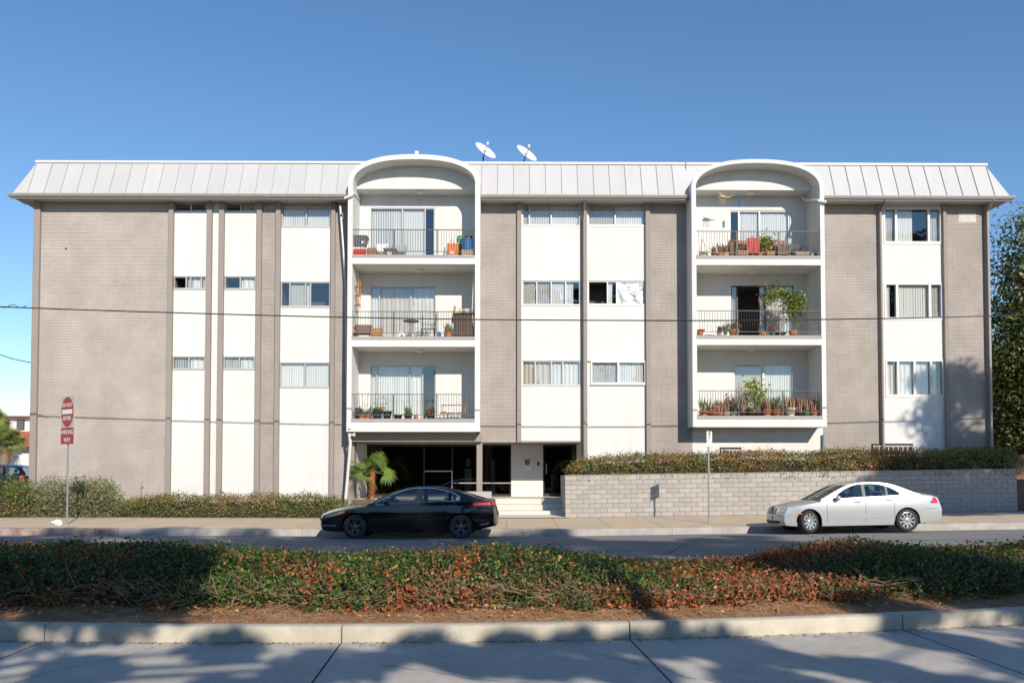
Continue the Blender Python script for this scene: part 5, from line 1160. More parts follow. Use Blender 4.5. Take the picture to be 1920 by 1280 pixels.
# ================================================================== things on the balconies
random.seed(3)
pm('succulent', (.17,.19,.10), .7, var=.3, vs=6); pm('succulent_red', (.33,.17,.10), .7, var=.3, vs=6); pm('flower_red', (.60,.03,.06), .6, rand=.2); pm('wood_red', (.33,.11,.05), .6, var=.25, vs=8, rand=.15); pm('flower_pink', (.70,.30,.32), .6); pm('rust_blade', (.30,.19,.11), .8, var=.3, vs=5)
def P_(px, k, st, D): z = (FL_L if st == 'L' else FL_R)[k]; return Vector((X(px, D, 600), D, z))
def pot_shape(m, p, r, h): m.lathe([(0,0),(r*.70,0),(r*.95,h*.80),(r*1.08,h*.80),(r*1.08,h),(r*.96,h),(r*.93,h*.9),(0,h*.9)], tuple(p), 14, caps=False)
def potted(px, k, st, D, r, h, mat, plant, label, name='potted_plant', ph=.35, cat='potted plant', tint=None):
    p = P_(px, k, st, D); root = T(name, label, cat, p); q = MB(); pot_shape(q, p, r, h); q.build('pot', mat, root, smooth=40)
    c = p+Vector((0,0,h*.9))
    if plant == 'blades':
        q = MB()
        for i in range(34):
            a = random.uniform(0, 6.28); o = Vector((math.cos(a), math.sin(a), 0)); rr = random.uniform(0, r*.9); l = ph*random.uniform(.5,1.1); t = c+o*(rr+l*random.uniform(.1,.45))+Vector((0,0,l)); b = c+o*rr; s = Vector((-o.y,o.x,0))*.018; md = (b+t)/2+Vector((0,0,l*.1)); q._add([b-s, b+s, md+s*.9, t, md-s*.9], [(0,1,2,3,4)])
        q.build('blades', tint or 'rust_blade', root)
    elif plant == 'cactus':
        q = MB()
        for i in range(20):
            a = random.uniform(0, 6.28); o = Vector((math.cos(a), math.sin(a), 0))*random.uniform(0, r*.9); l = ph*random.uniform(.5,1.1); t = Vector((random.uniform(-.06,.06), random.uniform(-.05,.05), l)); q.tube([c+o, c+o+t*.5+Vector((.01,0,0)), c+o*1.25+t], [.016,.018,.007], 5)
        q.build('stems', tint or 'succulent_red', root, smooth=50)
    elif plant in ('bush', 'flower'):
        n = 220; d = rng.normal(size=(n,3)); d /= np.linalg.norm(d, axis=1)[:,None]; Pp = np.array(c)+np.array([0,0,ph*.5])+d*np.array([r*1.25, r*1.25, ph*.55])*rng.uniform(.3,1,(n,1))
        C = pick(tint or [(.10,.18,.03),(.16,.24,.05),(.07,.13,.03)], n)
        leaves('leaves', Pp, d, rng.uniform(.05,.10,n), .5, C, 'leaf', root, kind='stuff')
        if plant == 'flower':
            m_ = 46; d = rng.normal(size=(m_,3)); d[:,2] = np.abs(d[:,2]); d /= np.linalg.norm(d, axis=1)[:,None]; Pp = np.array(c)+np.array([0,0,ph*.5])+d*np.array([r*1.3, r*1.3, ph*.6])
            leaves('blossoms', Pp, d, .06, .9, pick([(.62,.03,.06),(.50,.02,.05)], m_), 'leaf', root, kind='stuff')
    elif plant == 'tall':
        q = MB(); tp = c+Vector((.05,0,ph)); q.tube([c, (c+tp)/2+Vector((-.04,0,0)), tp], [.02,.016,.008], 6); q.build('stem', 'bark', root, smooth=50)
        n = 420; t = rng.uniform(.35,1.05,n); Pp = np.array(c)+np.outer(t, np.array(tp-c))+rng.normal(size=(n,3))*np.array([.19,.14,.12]); leaves('leaves', Pp, rng.normal(size=(n,3))+[0,-.5,.6], rng.uniform(.09,.17,n), .5, pick(tint or [(.30,.36,.04),(.42,.42,.07),(.20,.28,.04)], n), 'leaf', root, kind='stuff')
    return root
def one(m, name, mat, label, cat, smooth=None): return tag(m.build(name, mat, None, smooth=smooth), label, cat)
def chair(name, label, p, w_, d_, sh, bh, matf, mats, slat=True, lean=.10, face=-1):
    root = T(name, label, 'chair', p); x, y, z = p
    for sx in (-1, 1):
        for sy in (-1, 1): MB().tube([(x+sx*w_/2, y+sy*d_/2, z), (x+sx*w_/2, y+sy*d_/2, z+sh)], .015, 6).build('leg', matf, root)
        MB().tube([(x+sx*w_/2, y+d_/2, z+sh), (x+sx*w_/2, y+d_/2+lean, z+sh+bh)], .015, 6).build('back_post', matf, root)
        MB().tube([(x+sx*w_/2, y-d_/2, z+sh+.2), (x+sx*w_/2, y+d_/2+lean*.4, z+sh+.22)], .015, 6).build('armrest', matf, root)
    MB().cbox(x-w_/2, x+w_/2, y-d_/2, y+d_/2, z+sh-.02, z+sh+.02, .008).build('seat', mats, root)
    n = 6
    for i in range(n): zz = z+sh+.08+(bh-.1)*i/(n-1); yy = y+d_/2+lean*(zz-z-sh)/bh; MB().box(x-w_/2+.01, x+w_/2-.01, yy-.01, yy+.01, zz-.025, zz+.02).build('slat', mats, root)
    return root
D1 = 29.42; D2 = 29.75; D3 = 30.1
# ---- left stack, top balcony
p = P_(672, 0, 'L', D1); zb_ = p.z
r_ = T('cooler_box', 'bright red cooler with white lid in the corner of the top left balcony', 'cooler', p); MB().cbox(p.x-.24, p.x+.24, D1-.17, D1+.17, zb_, zb_+.30, .02).build('body', 'plastic_red', r_); MB().cbox(p.x-.25, p.x+.25, D1-.18, D1+.18, zb_+.302, zb_+.37, .015).build('lid', 'plastic_white', r_)
r_ = T('storage_tote', 'dark grey storage tote stacked on the red cooler', 'storage box', (p.x+.02, D1, zb_+.375)); q = MB(); za, zb2 = zb_+.375, zb_+.74; a = .23; b = .30
q._add([(p.x-a,D1-.17,za),(p.x+a,D1-.17,za),(p.x+a,D1+.17,za),(p.x-a,D1+.17,za),(p.x-b+.02,D1-.22,zb2),(p.x+b+.02,D1-.22,zb2),(p.x+b+.02,D1+.22,zb2),(p.x-b+.02,D1+.22,zb2)], [(0,3,2,1),(4,5,6,7),(0,1,5,4),(2,3,7,6),(3,0,4,7),(1,2,6,5)]); q.build('body', 'plastic_grey', r_)
MB().cbox(p.x-b, p.x+b+.04, D1-.24, D1+.24, zb2, zb2+.05, .012).build('lid', 'plastic_grey', r_); MB().box(p.x+.14, p.x+.22, D1-.222, D1-.219, za+.12, za+.2).build('label', 'plastic_white', r_)
p = P_(696, 0, 'L', D2); one(MB().cbox(p.x-.16, p.x+.2, D2-.15, D2+.15, p.z, p.z+.45, .04), 'floor_cushion', 'cloth_brown', 'brown cushion stood up beside the grey tote', 'cushion')
chair('garden_chair', 'pale metal garden chair before the blinds of the top left balcony, next to the tote', tuple(P_(714,0,'L',D3)), .46, .42, .38, .42, 'galv', 'plastic_white')
chair('garden_chair', 'pale metal garden chair before the blinds of the top left balcony, nearer the open pane', tuple(P_(748,0,'L',D3)), .46, .42, .38, .42, 'galv', 'galv')
p = P_(731, 0, 'L', D2); r_ = T('side_table', 'small low grey metal table between the two garden chairs', 'table', p); MB().cbox(p.x-.25, p.x+.25, D2-.2, D2+.2, p.z+.40, p.z+.43, .01).build('table_top', 'galv', r_)
for sx in (-1,1):
    for sy in (-1,1): MB().tube([(p.x+sx*.2,D2+sy*.16,p.z),(p.x+sx*.2,D2+sy*.16,p.z+.4)], .012, 5).build('leg', 'iron', r_)
p = P_(849, 0, 'L', D1); r_ = T('orange_bin', 'orange rectangular bin below the railing, leaning sticks behind it', 'bin', p); MB().cbox(p.x-.20, p.x+.20, D1-.16, D1+.16, p.z, p.z+.50, .02).build('body', 'plastic_orange', r_); MB().cbox(p.x-.21, p.x+.21, D1-.17, D1+.17, p.z+.502, p.z+.54, .01).build('rim', 'plastic_white', r_); MB().box(p.x-.1, p.x+.06, D1-.165, D1-.161, p.z+.12, p.z+.24).build('label', 'plastic_white', r_)
for i, (dx, mm, lb) in enumerate(((-.32,'plastic_white','white stick leaning on the wall beside the orange bin'),(-.22,'cloth_red','red stick leaning on the wall beside the orange bin'),(-.12,'galv','grey stick leaning on the wall beside the orange bin'))):
    one(MB().tube([(p.x+dx-.08,D2,p.z),(p.x+dx+.12,D2+.3,p.z+.95-.05*i)], .016, 6), 'leaning_stick', mm, lb, 'stick')
p = P_(876, 0, 'L', D1); r_ = T('wicker_basket', 'cream wicker basket under the blue tub', 'basket', p); MB().cbox(p.x-.21, p.x+.21, D1-.16, D1+.16, p.z, p.z+.28, .03).build('body', 'wicker', r_); MB().cbox(p.x-.225, p.x+.225, D1-.175, D1+.175, p.z+.255, p.z+.29, .012).build('rim', 'wicker', r_)
q = MB(); q.lathe([(0,0),(.19,0),(.235,.36),(.25,.36),(.25,.39),(.22,.39),(.20,.1),(0,.1)], (p.x-.02, D1, p.z+.30), 20, caps=False); r_ = T('plastic_tub', 'round blue plastic tub on the cream basket', 'tub', (p.x-.02, D1, p.z+.30)); q.build('tub', 'plastic_blue', r_, smooth=40)
for s in (-1,1): MB().tube([(p.x-.02+s*.24,D1-.05,p.z+.62),(p.x-.02+s*.30,D1,p.z+.64),(p.x-.02+s*.24,D1+.05,p.z+.62)], .012, 5).build('handle', 'plastic_white', r_)
one(MB().sphere((X(862,29.75),29.75,p.z+.78), .16, 12, 8, (.8,.7,1.1)).box(X(862,29.75)-.14,X(862,29.75)+.14,29.65,29.85,p.z,p.z+.66), 'watering_can', 'plastic_green', 'green can on a stand behind the orange bin', 'can', 40)
q = MB(); q.lathe([(0,0),(.12,0),(.16,.10),(.14,.22),(.08,.25),(0,.25)], (X(879,29.8),29.8,p.z+.70), 14, caps=False); q.box(X(879,29.8)-.14,X(879,29.8)+.14,29.68,29.92,p.z,p.z+.70); one(q, 'metal_kettle', 'iron_dark', 'dark metal pot on a black stand behind the blue tub', 'pot', 40)
p = P_(820, 0, 'L', D1); 
# ---- left stack, middle balcony
zf = FL_L[1]; xw = XI_L[0]+.02; r_ = T('wall_rack', 'yellow wooden rack of three small shelves on the balcony side wall', 'shelf', (xw, 29.6, zf+1.2))
for zz in (1.28,1.62,1.95): MB().box(xw, xw+.16, 29.45, 29.8, zf+zz, zf+zz+.025).build('shelf', 'wood', r_)
for yy in (29.47, 29.78): MB().box(xw+.13, xw+.155, yy-.012, yy+.012, zf+1.15, zf+2.2).build('upright', 'wood', r_)
chair('slatted_chair', 'dark brown slatted chair in the left corner of the middle balcony', tuple(P_(680,1,'L',29.55)), .58, .45, .22, .36, 'iron_dark', 'wood_dark', lean=-.05)
p = P_(707, 1, 'L', D1); r_ = T('wooden_crate', 'small orange wooden crate next to the dark slatted chair', 'crate', p)
for i in range(4): MB().box(p.x-.17, p.x+.17, D1-.14, D1-.12, p.z+.03+i*.095, p.z+.10+i*.095).build('slat', 'wood', r_); MB().box(p.x-.17, p.x+.17, D1+.12, D1+.14, p.z+.03+i*.095, p.z+.10+i*.095).build('slat', 'wood', r_)
for sx in (-1,1):
    MB().box(p.x+sx*.17-.015, p.x+sx*.17+.015, D1-.118, D1+.118, p.z, p.z+.42).build('end_panel', 'wood', r_)
p = P_(771, 1, 'L', D2); r_ = T('bistro_table', 'thin black bistro table in the middle of the balcony', 'table', p); MB().lathe([(0,.70),(.29,.70),(.30,.715),(.29,.73),(0,.73)], tuple(p), 20, caps=False).build('table_top', 'iron', r_, smooth=40)
for a in (.5,2.6,4.7): MB().tube([(p.x+.08*math.cos(a),D2+.08*math.sin(a),p.z+.7),(p.x+.05*math.cos(a),D2+.05*math.sin(a),p.z+.4),(p.x+.24*math.cos(a),D2+.2*math.sin(a),p.z)], .011, 5).build('leg', 'iron', r_)
p = P_(754, 1, 'L', D1); r_ = T('shopping_bag', 'small white bag with a red mark below the bistro table', 'bag', p); q = MB(); q._add([(p.x-.12,D1-.06,p.z),(p.x+.12,D1-.06,p.z),(p.x+.12,D1+.06,p.z),(p.x-.12,D1+.06,p.z),(p.x-.10,D1-.03,p.z+.27),(p.x+.09,D1-.04,p.z+.24),(p.x+.09,D1+.03,p.z+.26),(p.x-.10,D1+.03,p.z+.29)], [(0,3,2,1),(4,5,6,7),(0,1,5,4),(2,3,7,6),(3,0,4,7),(1,2,6,5)]); q.build('bag', 'plastic_white', r_); MB().lathe([(0,-.063),(.055,-.063)], (p.x+.01,D1-.0,p.z+.11), 12, 'y', caps=False).build('mark', 'cloth_red', r_)
chair('folding_chair', 'dark folding lawn chair standing upright next to the bistro table', tuple(P_(803,1,'L',29.6)), .46, .3, .42, .55, 'iron_dark', 'blind_grey', lean=.06)
p = P_(823, 1, 'L', D1); one(MB().cbox(p.x-.09, p.x+.09, D1-.07, D1+.07, p.z, p.z+.22, .02).cbox(p.x-.05,p.x+.05,D1-.05,D1+.05,p.z+.221,p.z+.27,.01), 'blue_jug', 'plastic_blue', 'small blue jug by the door of the middle balcony', 'jug')
potted(841, 1, 'L', D1, .12, .24, 'plastic_orange', 'blades', 'spiky green plant in an orange pot by the dark cabinet', ph=.4, tint='succulent')
p = P_(870, 1, 'L', D1); r_ = T('slatted_cabinet', 'tall dark slatted cabinet at the right end of the middle balcony', 'cabinet', p); MB().box(p.x-.37, p.x+.37, D1-.10, D1+.2, p.z+.05, p.z+.9).build('body', 'iron_dark', r_)
for i in range(11): xx = p.x-.36+i*.072; MB().box(xx-.02, xx+.02, D1-.125, D1-.102, p.z+.06, p.z+.88).build('slat', 'wood_dark', r_)
MB().cbox(p.x-.40, p.x+.40, D1-.14, D1+.22, p.z+.902, p.z+.94, .01).build('top', 'iron', r_)
for i, (dx, mm, lb, rr) in enumerate(((-.12,'wicker','straw roll lying on the dark cabinet, next to the board',.085),(.12,'wicker','straw roll lying on the dark cabinet, next to the wall',.085))):
    one(MB().lathe([(0,-.12),(rr,-.12),(rr,.14),(0,.14)], (p.x+dx,D1+.02,p.z+.942+rr), 14, 'y', caps=False), 'straw_roll', mm, lb, 'roll', 40)
q = MB(); Pp = [[(p.x-.2+.06*i, D1+.1+.03*jj, p.z+1.115+.04*math.sin(i*1.2+jj)) for jj in range(5)] for i in range(9)]; one(q.grid(Pp), 'folded_cloth', 'plastic_white', 'white cloth thrown over the straw rolls', 'cloth', 60)
one(MB().tube([(p.x-.42,D1+.0,p.z+.60),(p.x-.33,D1+.1,p.z+1.22)], .04, 8), 'wooden_board', 'wood', 'orange wooden plank propped against the dark cabinet', 'plank')
one(MB().tube([(p.x+.40,D1-.16,p.z+.05),(p.x+.30,D1-.16,p.z+1.0),(p.x+.36,D1-.1,p.z+2.55)], .012, 6), 'hanging_cord', 'plastic_white', 'long white cord hanging down in front of the dark cabinet', 'cord')
# ---- left stack, lowest balcony
zf = FL_L[2]
potted(674, 2, 'L', D1, .15, .24, 'pot_black', 'bush', 'dark pot of grey-green leaves in the left corner', ph=.28, tint=[(.15,.15,.11),(.20,.18,.13)])
potted(679, 2, 'L', 29.36, .11, .20, 'terracotta', 'cactus', 'orange clay pot in front of the corner pot', ph=.18, tint='succulent'); potted(690, 2, 'L', 29.38, .12, .22, 'terracotta', 'cactus', 'orange clay pot next to the black planters', ph=.2, tint='succulent')
q = MB(); p = P_(668,2,'L',D2)
for i in range(5): q.tube([(p.x+.05+i*.06,D2,p.z+.1),(p.x+.02+i*.1,D2+.02*i,p.z+.7),(p.x-.02+i*.12,D2,p.z+1.0+.08*(i%3))], .006, 4)
one(q, 'dry_stalks', 'bark', 'thin bare dry stalks standing against the corner wall', 'dry plant')
potted(708, 2, 'L', D1, .17, .34, 'pot_black', 'bush', 'square black planter of low green leaves below the shelf', ph=.16); potted(727, 2, 'L', D1, .165, .34, 'pot_black', 'none', 'empty black planter beside the one with low leaves')
potted(747, 2, 'L', D1, .16, .22, 'pot_black', 'none', 'low empty black bowl between the planters'); potted(766, 2, 'L', D1, .15, .26, 'pot_black', 'blades', 'black pot with spiky yellow-green leaves', ph=.32, tint='palm_green')
potted(780.5, 2, 'L', D1, .085, .20, 'terracotta', 'none', 'small empty clay pot left of the open door pane')
p = P_(715, 2, 'L', D2); r_ = T('shelf_stand', 'pale teal shelf stand with boxes behind the black planters', 'shelf', p)
for sx in (-1,1): MB().box(p.x+sx*.22-.015, p.x+sx*.22+.015, D2-.12, D2+.12, p.z, p.z+1.0).build('side', 'plastic_teal', r_)
for zz in (.42,.62,.82): MB().box(p.x-.204, p.x+.204, D2-.12, D2+.12, p.z+zz, p.z+zz+.02).build('shelf', 'plastic_teal', r_)
MB().cbox(p.x-.12, p.x+.12, D2-.10, D2+.08, p.z+.841, p.z+.95, .01).build('box', 'wicker', r_); MB().cbox(p.x-.15, p.x+.13, D2-.10, D2+.08, p.z+.441, p.z+.54, .01).build('box', 'wood', r_)
p = P_(850, 2, 'L', 29.55); r_ = T('garden_cart', 'low wooden bench-like cart with iron wheels by the right wall', 'cart', p); D4 = 29.55
for i in range(5): MB().box(p.x-.46, p.x+.46, D4-.2+i*.085, D4-.135+i*.085, p.z+.27, p.z+.295).build('plank', 'wood', r_)
for sx in (-1,1): MB().tube([(p.x+sx*.42,D4+.2,p.z+.28),(p.x+sx*.42,D4+.24,p.z+.60)], .016, 6).build('upright', 'wood', r_)
MB().tube([(p.x-.44,D4+.24,p.z+.58),(p.x+.44,D4+.24,p.z+.60)], .018, 6).build('back_rail', 'wood', r_)
for xx, rr in ((-.32,.15),(-.06,.13),(.30,.14)):
    wh = MB().tube([(p.x+xx+rr*math.cos(t), D4-.19, p.z+rr+rr*math.sin(t)+.012) for t in np.linspace(0, 2*math.pi, 21)], .013, 6); 
    for t in np.linspace(0, math.pi, 4)[:-1]: wh.tube([(p.x+xx-rr*math.cos(t), D4-.19, p.z+rr+.012-rr*math.sin(t)), (p.x+xx+rr*math.cos(t), D4-.19, p.z+rr+.012+rr*math.sin(t))], .007, 4)
    wh.build('wheel', 'iron_dark', r_)
potted(808, 2, 'L', 29.5, .09, .14, 'pot_black', 'flower', 'tiny dark pot of reddish flowers before the open pane', ph=.3)
# ---- right stack, top balcony
zf = FL_R[0]
def basket(px, D, r, h, label, hang=False):
    p = P_(px, 0, 'R', D); root = T('wire_basket', label, 'basket', p); q = MB()
    q.lathe([(0,.0),(r*.6,.0),(r*.9,h*.6),(r,h),(r*.93,h),(r*.82,h*.55),(0,.03)], tuple(p), 14, caps=False); q.build('bowl', 'wicker', root, smooth=50)
    for t in (0,2.1,4.2): MB().tube([(p.x+r*math.cos(t),D+r*math.sin(t),p.z+h),(p.x,D,p.z+h+.55)], .006, 4).build('hanger', 'iron', root)
    n = 60; d = rng.normal(size=(n,3)); leaves('leaves', np.array(p)+[0,0,h]+d*[r*.5,r*.5,.06], d, .07, .4, pick([(.25,.15,.08),(.2,.2,.06)], n), 'leaf', root, kind='stuff'); return root
basket(1318, D1, .22, .20, 'round wicker basket with wire hangers in the left corner of the top right balcony')
p = P_(1308, 0, 'R', 29.36); one(MB().lathe([(0,0),(.08,0),(.095,.2),(.07,.24),(0,.24)], tuple(p), 12, caps=False), 'enamel_jar', 'plastic_white', 'small white jar at the foot of the wicker basket', 'jar', 40)
for px, lab, mt, pl, r, h, ph in ((1340,'dark clay pot of dry stalks next to the wicker basket','wood_dark','blades',.11,.22,.3),(1351,'clay pot of dry rusty stalks, second from the wicker basket','terracotta','blades',.12,.20,.42),(1362,'pale pot of dry twigs, third from the wicker basket','pot_pale','blades',.13,.24,.35)):
    potted(px, 0, 'R', D1, r, h, mt, pl, lab, ph=ph)
for i, (px, w2, h, mt, lab) in enumerate(((1375,.16,.62,'wood_dark','tall narrow brown box against the railing, by the dry twigs'),(1392,.22,.30,'wood','low orange-brown planter box beside the tall narrow box'),(1447,.20,.28,'wood','low orange-brown planter box right of the red cloth'),(1462,.22,.46,'wood_dark','brown crate next to the black chair'))):
    p = P_(px, 0, 'R', D1+.02*i); r_ = T('planter_box', lab, 'box', p); q = MB().cbox(p.x-w2, p.x+w2, D1-.14, D1+.14, p.z, p.z+h, .01).build('body', mt, r_)
    for zz in (.33,.66): MB().box(p.x-w2-.004, p.x+w2+.004, D1-.146, D1-.141, p.z+h*zz, p.z+h*zz+.012).build('board_edge', 'wood_dark', r_)
    n = 90; leaves('plants', np.array(p)+[0,0,h+.06]+rng.normal(size=(n,3))*[w2*.6,.08,.07], rng.normal(size=(n,3)), .08, .3, pick([(.30,.18,.08),(.18,.20,.06),(.36,.24,.10)], n), 'leaf', r_, kind='stuff')
p = P_(1413, 0, 'R', 29.36); q = MB(); Pp = [[(p.x-.24+.04*i, 29.30+.022*math.sin(i*1.6), p.z+.20+.055*jj) for jj in range(11)] for i in range(13)]; one(q.grid(Pp), 'red_cloth', 'cloth_red', 'faded red cloth hung over the planters behind the railing', 'cloth', 60)
potted(1430, 0, 'R', 29.6, .14, .3, 'pot_pale', 'tall', 'pot of pale yellow-green leaves right of the red cloth', ph=.5); potted(1402, 0, 'R', 29.8, .14, .3, 'terracotta', 'blades', 'pot of dry brown grass behind the red cloth', ph=.6)
potted(1387, 0, 'R', 29.85, .13, .3, 'terracotta', 'bush', 'clay pot of rusty leaves before the open door pane', ph=.5, tint=[(.28,.15,.07),(.2,.12,.06)])
chair('slatted_chair', 'black slatted chair near the right wall of the top right balcony', tuple(P_(1494,0,'R',29.7)), .5, .42, .32, .42, 'iron_dark', 'iron_dark')
p = P_(1506, 0, 'R', 29.4); r_ = T('plastic_crate', 'low grey slatted crate in front of the black chair', 'crate', p)
for i in range(3): MB().box(p.x-.28, p.x+.22, 29.28, 29.30, p.z+.03+i*.08, p.z+.09+i*.08).build('slat', 'wicker', r_)
for sx in (-.28,.20): MB().box(p.x+sx, p.x+sx+.02, 29.302, 29.52, p.z, p.z+.27).build('end_panel', 'wicker', r_)
p = P_(1528, 0, 'R', 29.5); one(MB().cbox(p.x-.16, p.x+.16, 29.42, 29.75, p.z, p.z+.24, .02).cbox(p.x-.12,p.x+.12,29.46,29.7,p.z+.241,p.z+.3,.02), 'dark_bin', 'plastic_grey', 'dark low bin in the right corner of the top right balcony', 'bin')
c_ = at(1355, 369, 29.55); q = MB().sphere(tuple(c_), .11, 10, 6, (1.6,.5,.5)); q._add([(c_.x,29.55,c_.z+.03),(c_.x-.25,29.5,c_.z+.22),(c_.x+.06,29.55,c_.z+.05)], [(0,1,2)]); q._add([(c_.x+.1,29.55,c_.z),(c_.x+.45,29.52,c_.z+.04),(c_.x+.12,29.55,c_.z-.05)], [(0,1,2)]); q.tube([(c_.x,29.55,c_.z),(c_.x,29.75,Z(356,29.8))], .005, 4)
for i in range(4): q.tube([(c_.x-.1+i*.06,29.55,c_.z-.05),(c_.x-.1+i*.06,29.55,c_.z-.30+.03*(i%2))], .010, 5)
pm('chime_yellow', (.36,.31,.14), .5); one(q, 'bird_windchime', 'chime_yellow', 'yellow bird-shaped wind chime hanging in the second arch', 'wind chime', 50)
c_ = at(1387, 374, 29.6); q = MB().tube([(c_.x,29.6,c_.z),(c_.x,29.75,Z(356,29.8))], .004, 4).lathe([(0,.0),(.05,-.02),(.05,-.04),(0,-.04)], tuple(c_), 8, caps=False)
for i in range(5): a = i*1.257; q.tube([(c_.x+.035*math.cos(a),29.6+.035*math.sin(a),c_.z-.04),(c_.x+.035*math.cos(a),29.6+.035*math.sin(a),c_.z-.24)], .012, 5)
one(q, 'tube_windchime', 'plastic_blue', 'small blue tube wind chime hanging in the second arch', 'wind chime', 50)
p = P_(1424, 0, 'R', 29.95); r_ = T('garden_bench', 'long red-brown wooden bench across the top right balcony behind the planters', 'bench', p); yb_ = 29.95; hw_ = 1.05
for i in range(4): MB().box(p.x-hw_, p.x+hw_, yb_-.22+i*.11, yb_-.13+i*.11, p.z+.42, p.z+.445).build('seat_slat', 'wood_red', r_)
for i in range(5): MB().box(p.x-hw_, p.x+hw_, yb_+.22, yb_+.24, p.z+.50+i*.085, p.z+.565+i*.085).build('back_slat', 'wood_red', r_)
for sx in (-1,0,1):
    for dy, hh in ((-.2,.42),(.25,.92)): MB().box(p.x+sx*(hw_-.05)-.03, p.x+sx*(hw_-.05)+.03, yb_+dy-.0, yb_+dy+.05, p.z, p.z+hh).build('leg', 'wood_red', r_)
for px, lab, mt, pl, ti in ((1356,'back-row pot of dry grass left of the long red-brown bench','terracotta','blades','rust_blade'),(1437,'pot of rusty leaves in front of the long bench','terracotta','bush',[(.34,.16,.07),(.26,.14,.06)]),(1473,'brown pot of dry stems in front of the bench end','wood_dark','blades','rust_blade'),(1398,'low clay pot of green stems left of the red cloth','terracotta','cactus','succulent'),(1424,'low clay pot of dry stems right under the red cloth','terracotta','blades','rust_blade')):
    potted(px, 0, 'R', 29.52, .14, .22, mt, pl, lab, ph=.4, tint=ti)
# ---- right stack, middle balcony
potted(1312, 1, 'R', D1, .13, .24, 'terracotta', 'none', 'clay pot with a stacked saucer in the left corner of the middle right balcony'); p = P_(1312,1,'R',D1)
one(MB().lathe([(0,0),(.10,0),(.16,.05),(.15,.06),(0,.02)], (p.x+.04,D1,p.z+.245), 14, caps=False), 'clay_saucer', 'terracotta', 'clay saucer balanced on the corner pot', 'saucer', 40)
p = P_(1329,1,'R',D1); one(MB().lathe([(0,0),(.17,0),(.26,.09),(.24,.10),(0,.04)], tuple(p), 18, caps=False), 'clay_bowl', 'terracotta', 'wide shallow clay bowl next to the corner pot', 'bowl', 40)
potted(1349, 1, 'R', D1, .10, .16, 'pot_pale', 'bush', 'small pale pot of greyish leaves left of the red geranium', ph=.3, tint=[(.25,.16,.12),(.16,.14,.09)]); potted(1360, 1, 'R', 29.5, .08, .12, 'plastic_teal', 'blades', 'tiny pale teal pot with a thin stalk beside the red geranium', ph=.5, tint='succulent')
potted(1376, 1, 'R', D1, .19, .30, 'terracotta', 'flower', 'clay pot of bright red geraniums before the dark doorway', ph=.28)
potted(1430, 1, 'R', D1, .13, .22, 'terracotta', 'none', 'squat empty clay pot before the bright door pane'); potted(1446, 1, 'R', 29.4, .07, .12, 'pot_black', 'flower', 'tiny dark pot with pink flowers before the bright door pane', ph=.3)
tp_ = P_(1463, 1, 'R', 29.55); r_ = T('potted_tree', 'small fruit tree with pale trunk in a black tub on the balcony', 'potted tree', tp_); q = MB(); pot_shape(q, tp_, .19, .22); q.build('pot', 'pot_black', r_, smooth=40)
q = MB(); b0 = tp_+Vector((0,0,.18)); f_ = tp_+Vector((.0,0,.95)); q.tube([b0, (b0+f_)/2+Vector((-.02,0,0)), f_], [.035,.03,.026], 8); ends = []
for dx, dz in ((-.42,.55),(-.18,.80),(.1,.75),(.35,.55),(.55,.35),(.45,.15)):
    e = f_+Vector((dx, random.uniform(-.2,.2), dz)); ends.append(e); q.tube([f_-Vector((0,0,.05)), (f_+e)/2+Vector((dx*.1,0,-.05)), e], [.018,.013,.006], 6)
pm('pale_bark', (.45,.36,.27), .8, var=.2, vs=8); q.build('trunk', 'pale_bark', r_, smooth=50)
n = 1300; ci = rng.integers(0, 6, n); E = np.array([list(e) for e in ends])
Pp = E[ci]+rng.normal(size=(n,3))*[.17,.15,.14]; leaves('crown', Pp, rng.normal(size=(n,3))+[0,-.4,.5], rng.uniform(.07,.13,n), .5, pick([(.12,.20,.03),(.18,.26,.04),(.08,.13,.025),(.30,.20,.05)], n), 'leaf', r_, kind='stuff')
potted(1487, 1, 'R', D1, .15, .28, 'terracotta', 'tall', 'clay pot with a tall leafy green climber beside the small fruit tree', ph=1.25, tint=[(.14,.20,.03),(.22,.26,.05),(.10,.15,.03)])
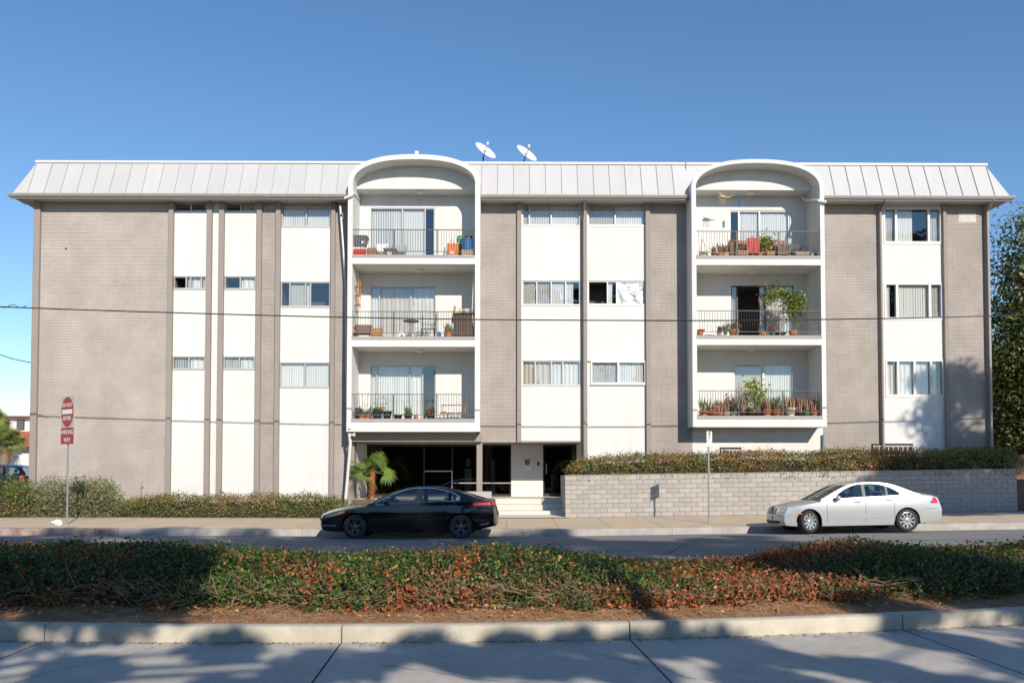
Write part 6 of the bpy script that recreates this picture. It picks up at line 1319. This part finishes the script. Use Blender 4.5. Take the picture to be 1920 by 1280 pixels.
# ---- right stack, lowest balcony: a crowded row of pots
row = [(1318,.17,.24,'terracotta','blades',.62,'succulent','clay pot of grey-green spiky leaves at the left end of the crowded row'),(1336,.13,.20,'terracotta','cactus',.35,None,'clay pot of rusty stems, second in the crowded row'),(1348,.12,.18,'terracotta','cactus',.45,'succulent_red','clay pot of tall rusty stems, third in the crowded row'),
 (1361,.13,.22,'pot_pale','cactus',.50,'rust_blade','pale pot of brown stems, fourth in the crowded row'),(1374,.12,.2,'pot_pale','bush',.35,None,'pale pot of mixed green leaves, fifth in the crowded row'),(1389,.13,.2,'pot_black','cactus',.60,'rust_blade','black pot of tall brown stems left of the yellow-green plant'),
 (1405,.12,.18,'pot_black','bush',.22,None,'low black pot of bright leaves under the yellow-green plant'),(1419,.11,.18,'pot_black','cactus',.55,'succulent','black pot of thin green stems right under the yellow-green plant'),(1436,.17,.30,'terracotta','blades',.42,'rust_blade','big clay pot of brown blades right of the yellow-green plant'),(1456,.18,.30,'terracotta','cactus',.5,'succulent','big clay pot of green stems before the bright door pane'),
 (1480,.19,.36,'pot_pale','cactus',.45,'succulent_red','largest pale pot of reddish stems in the crowded row'),(1498,.13,.22,'pot_black','cactus',.62,'succulent_red','black pot of tall reddish stems right of the largest pale pot'),(1510,.13,.22,'plastic_green','cactus',.5,'rust_blade','dark green pot of brown stems near the right end of the crowded row'),(1524,.14,.28,'terracotta','cactus',.5,'succulent_red','clay pot of red stems, last but one in the crowded row'),(1538,.10,.2,'terracotta','blades',.45,'rust_blade','slim clay pot of dry blades at the right end of the crowded row')]
for px, r, h, mt, pl, ph, ti, lab in row: potted(px, 2, 'R', D1+random.uniform(-.03,.08), r, h, mt, pl, lab, ph=ph, tint=ti if pl != 'bush' else None)
for px, ph, ti, lab in ((1328,.5,'succulent','back-row pot of green blades behind the two clay pots at the left end'),(1343,.45,'rust_blade','back-row pot of brown blades behind the third clay pot'),(1370,.6,'rust_blade','back-row pot of dry blades behind the mixed green leaves'),(1383,.7,'succulent','back-row pot of tall green blades left of the yellow-green plant'),(1427,.6,'succulent_red','back-row pot of reddish blades right of the yellow-green plant'),(1462,.6,'rust_blade','back-row pot of dry blades before the bright door pane'),(1476,.65,'succulent_red','back-row pot of tall reddish blades left of the pale pot'),(1503,.6,'rust_blade','back-row pot of tall dry blades between the black and green pots'),(1532,.55,'succulent_red','back-row pot of reddish blades in the right corner'),(1395,.55,'rust_blade','back-row pot of tall dry blades behind the black pots'),(1445,.6,'succulent','back-row pot of tall green blades behind the big clay pots'),(1490,.6,'succulent_red','back-row pot of tall reddish blades behind the pale pot'),(1516,.55,'rust_blade','back-row pot of dry blades behind the dark green pot'),(1356,.5,'succulent_red','back-row pot of reddish blades behind the pale pots')):
    potted(px, 2, 'R', 29.72, .15, .28, 'terracotta', 'blades', lab, ph=ph, tint=ti)
potted(1413, 2, 'R', 29.6, .16, .3, 'terracotta', 'tall', 'tall bright yellow-green leafy plant rising above the railing', ph=.98)
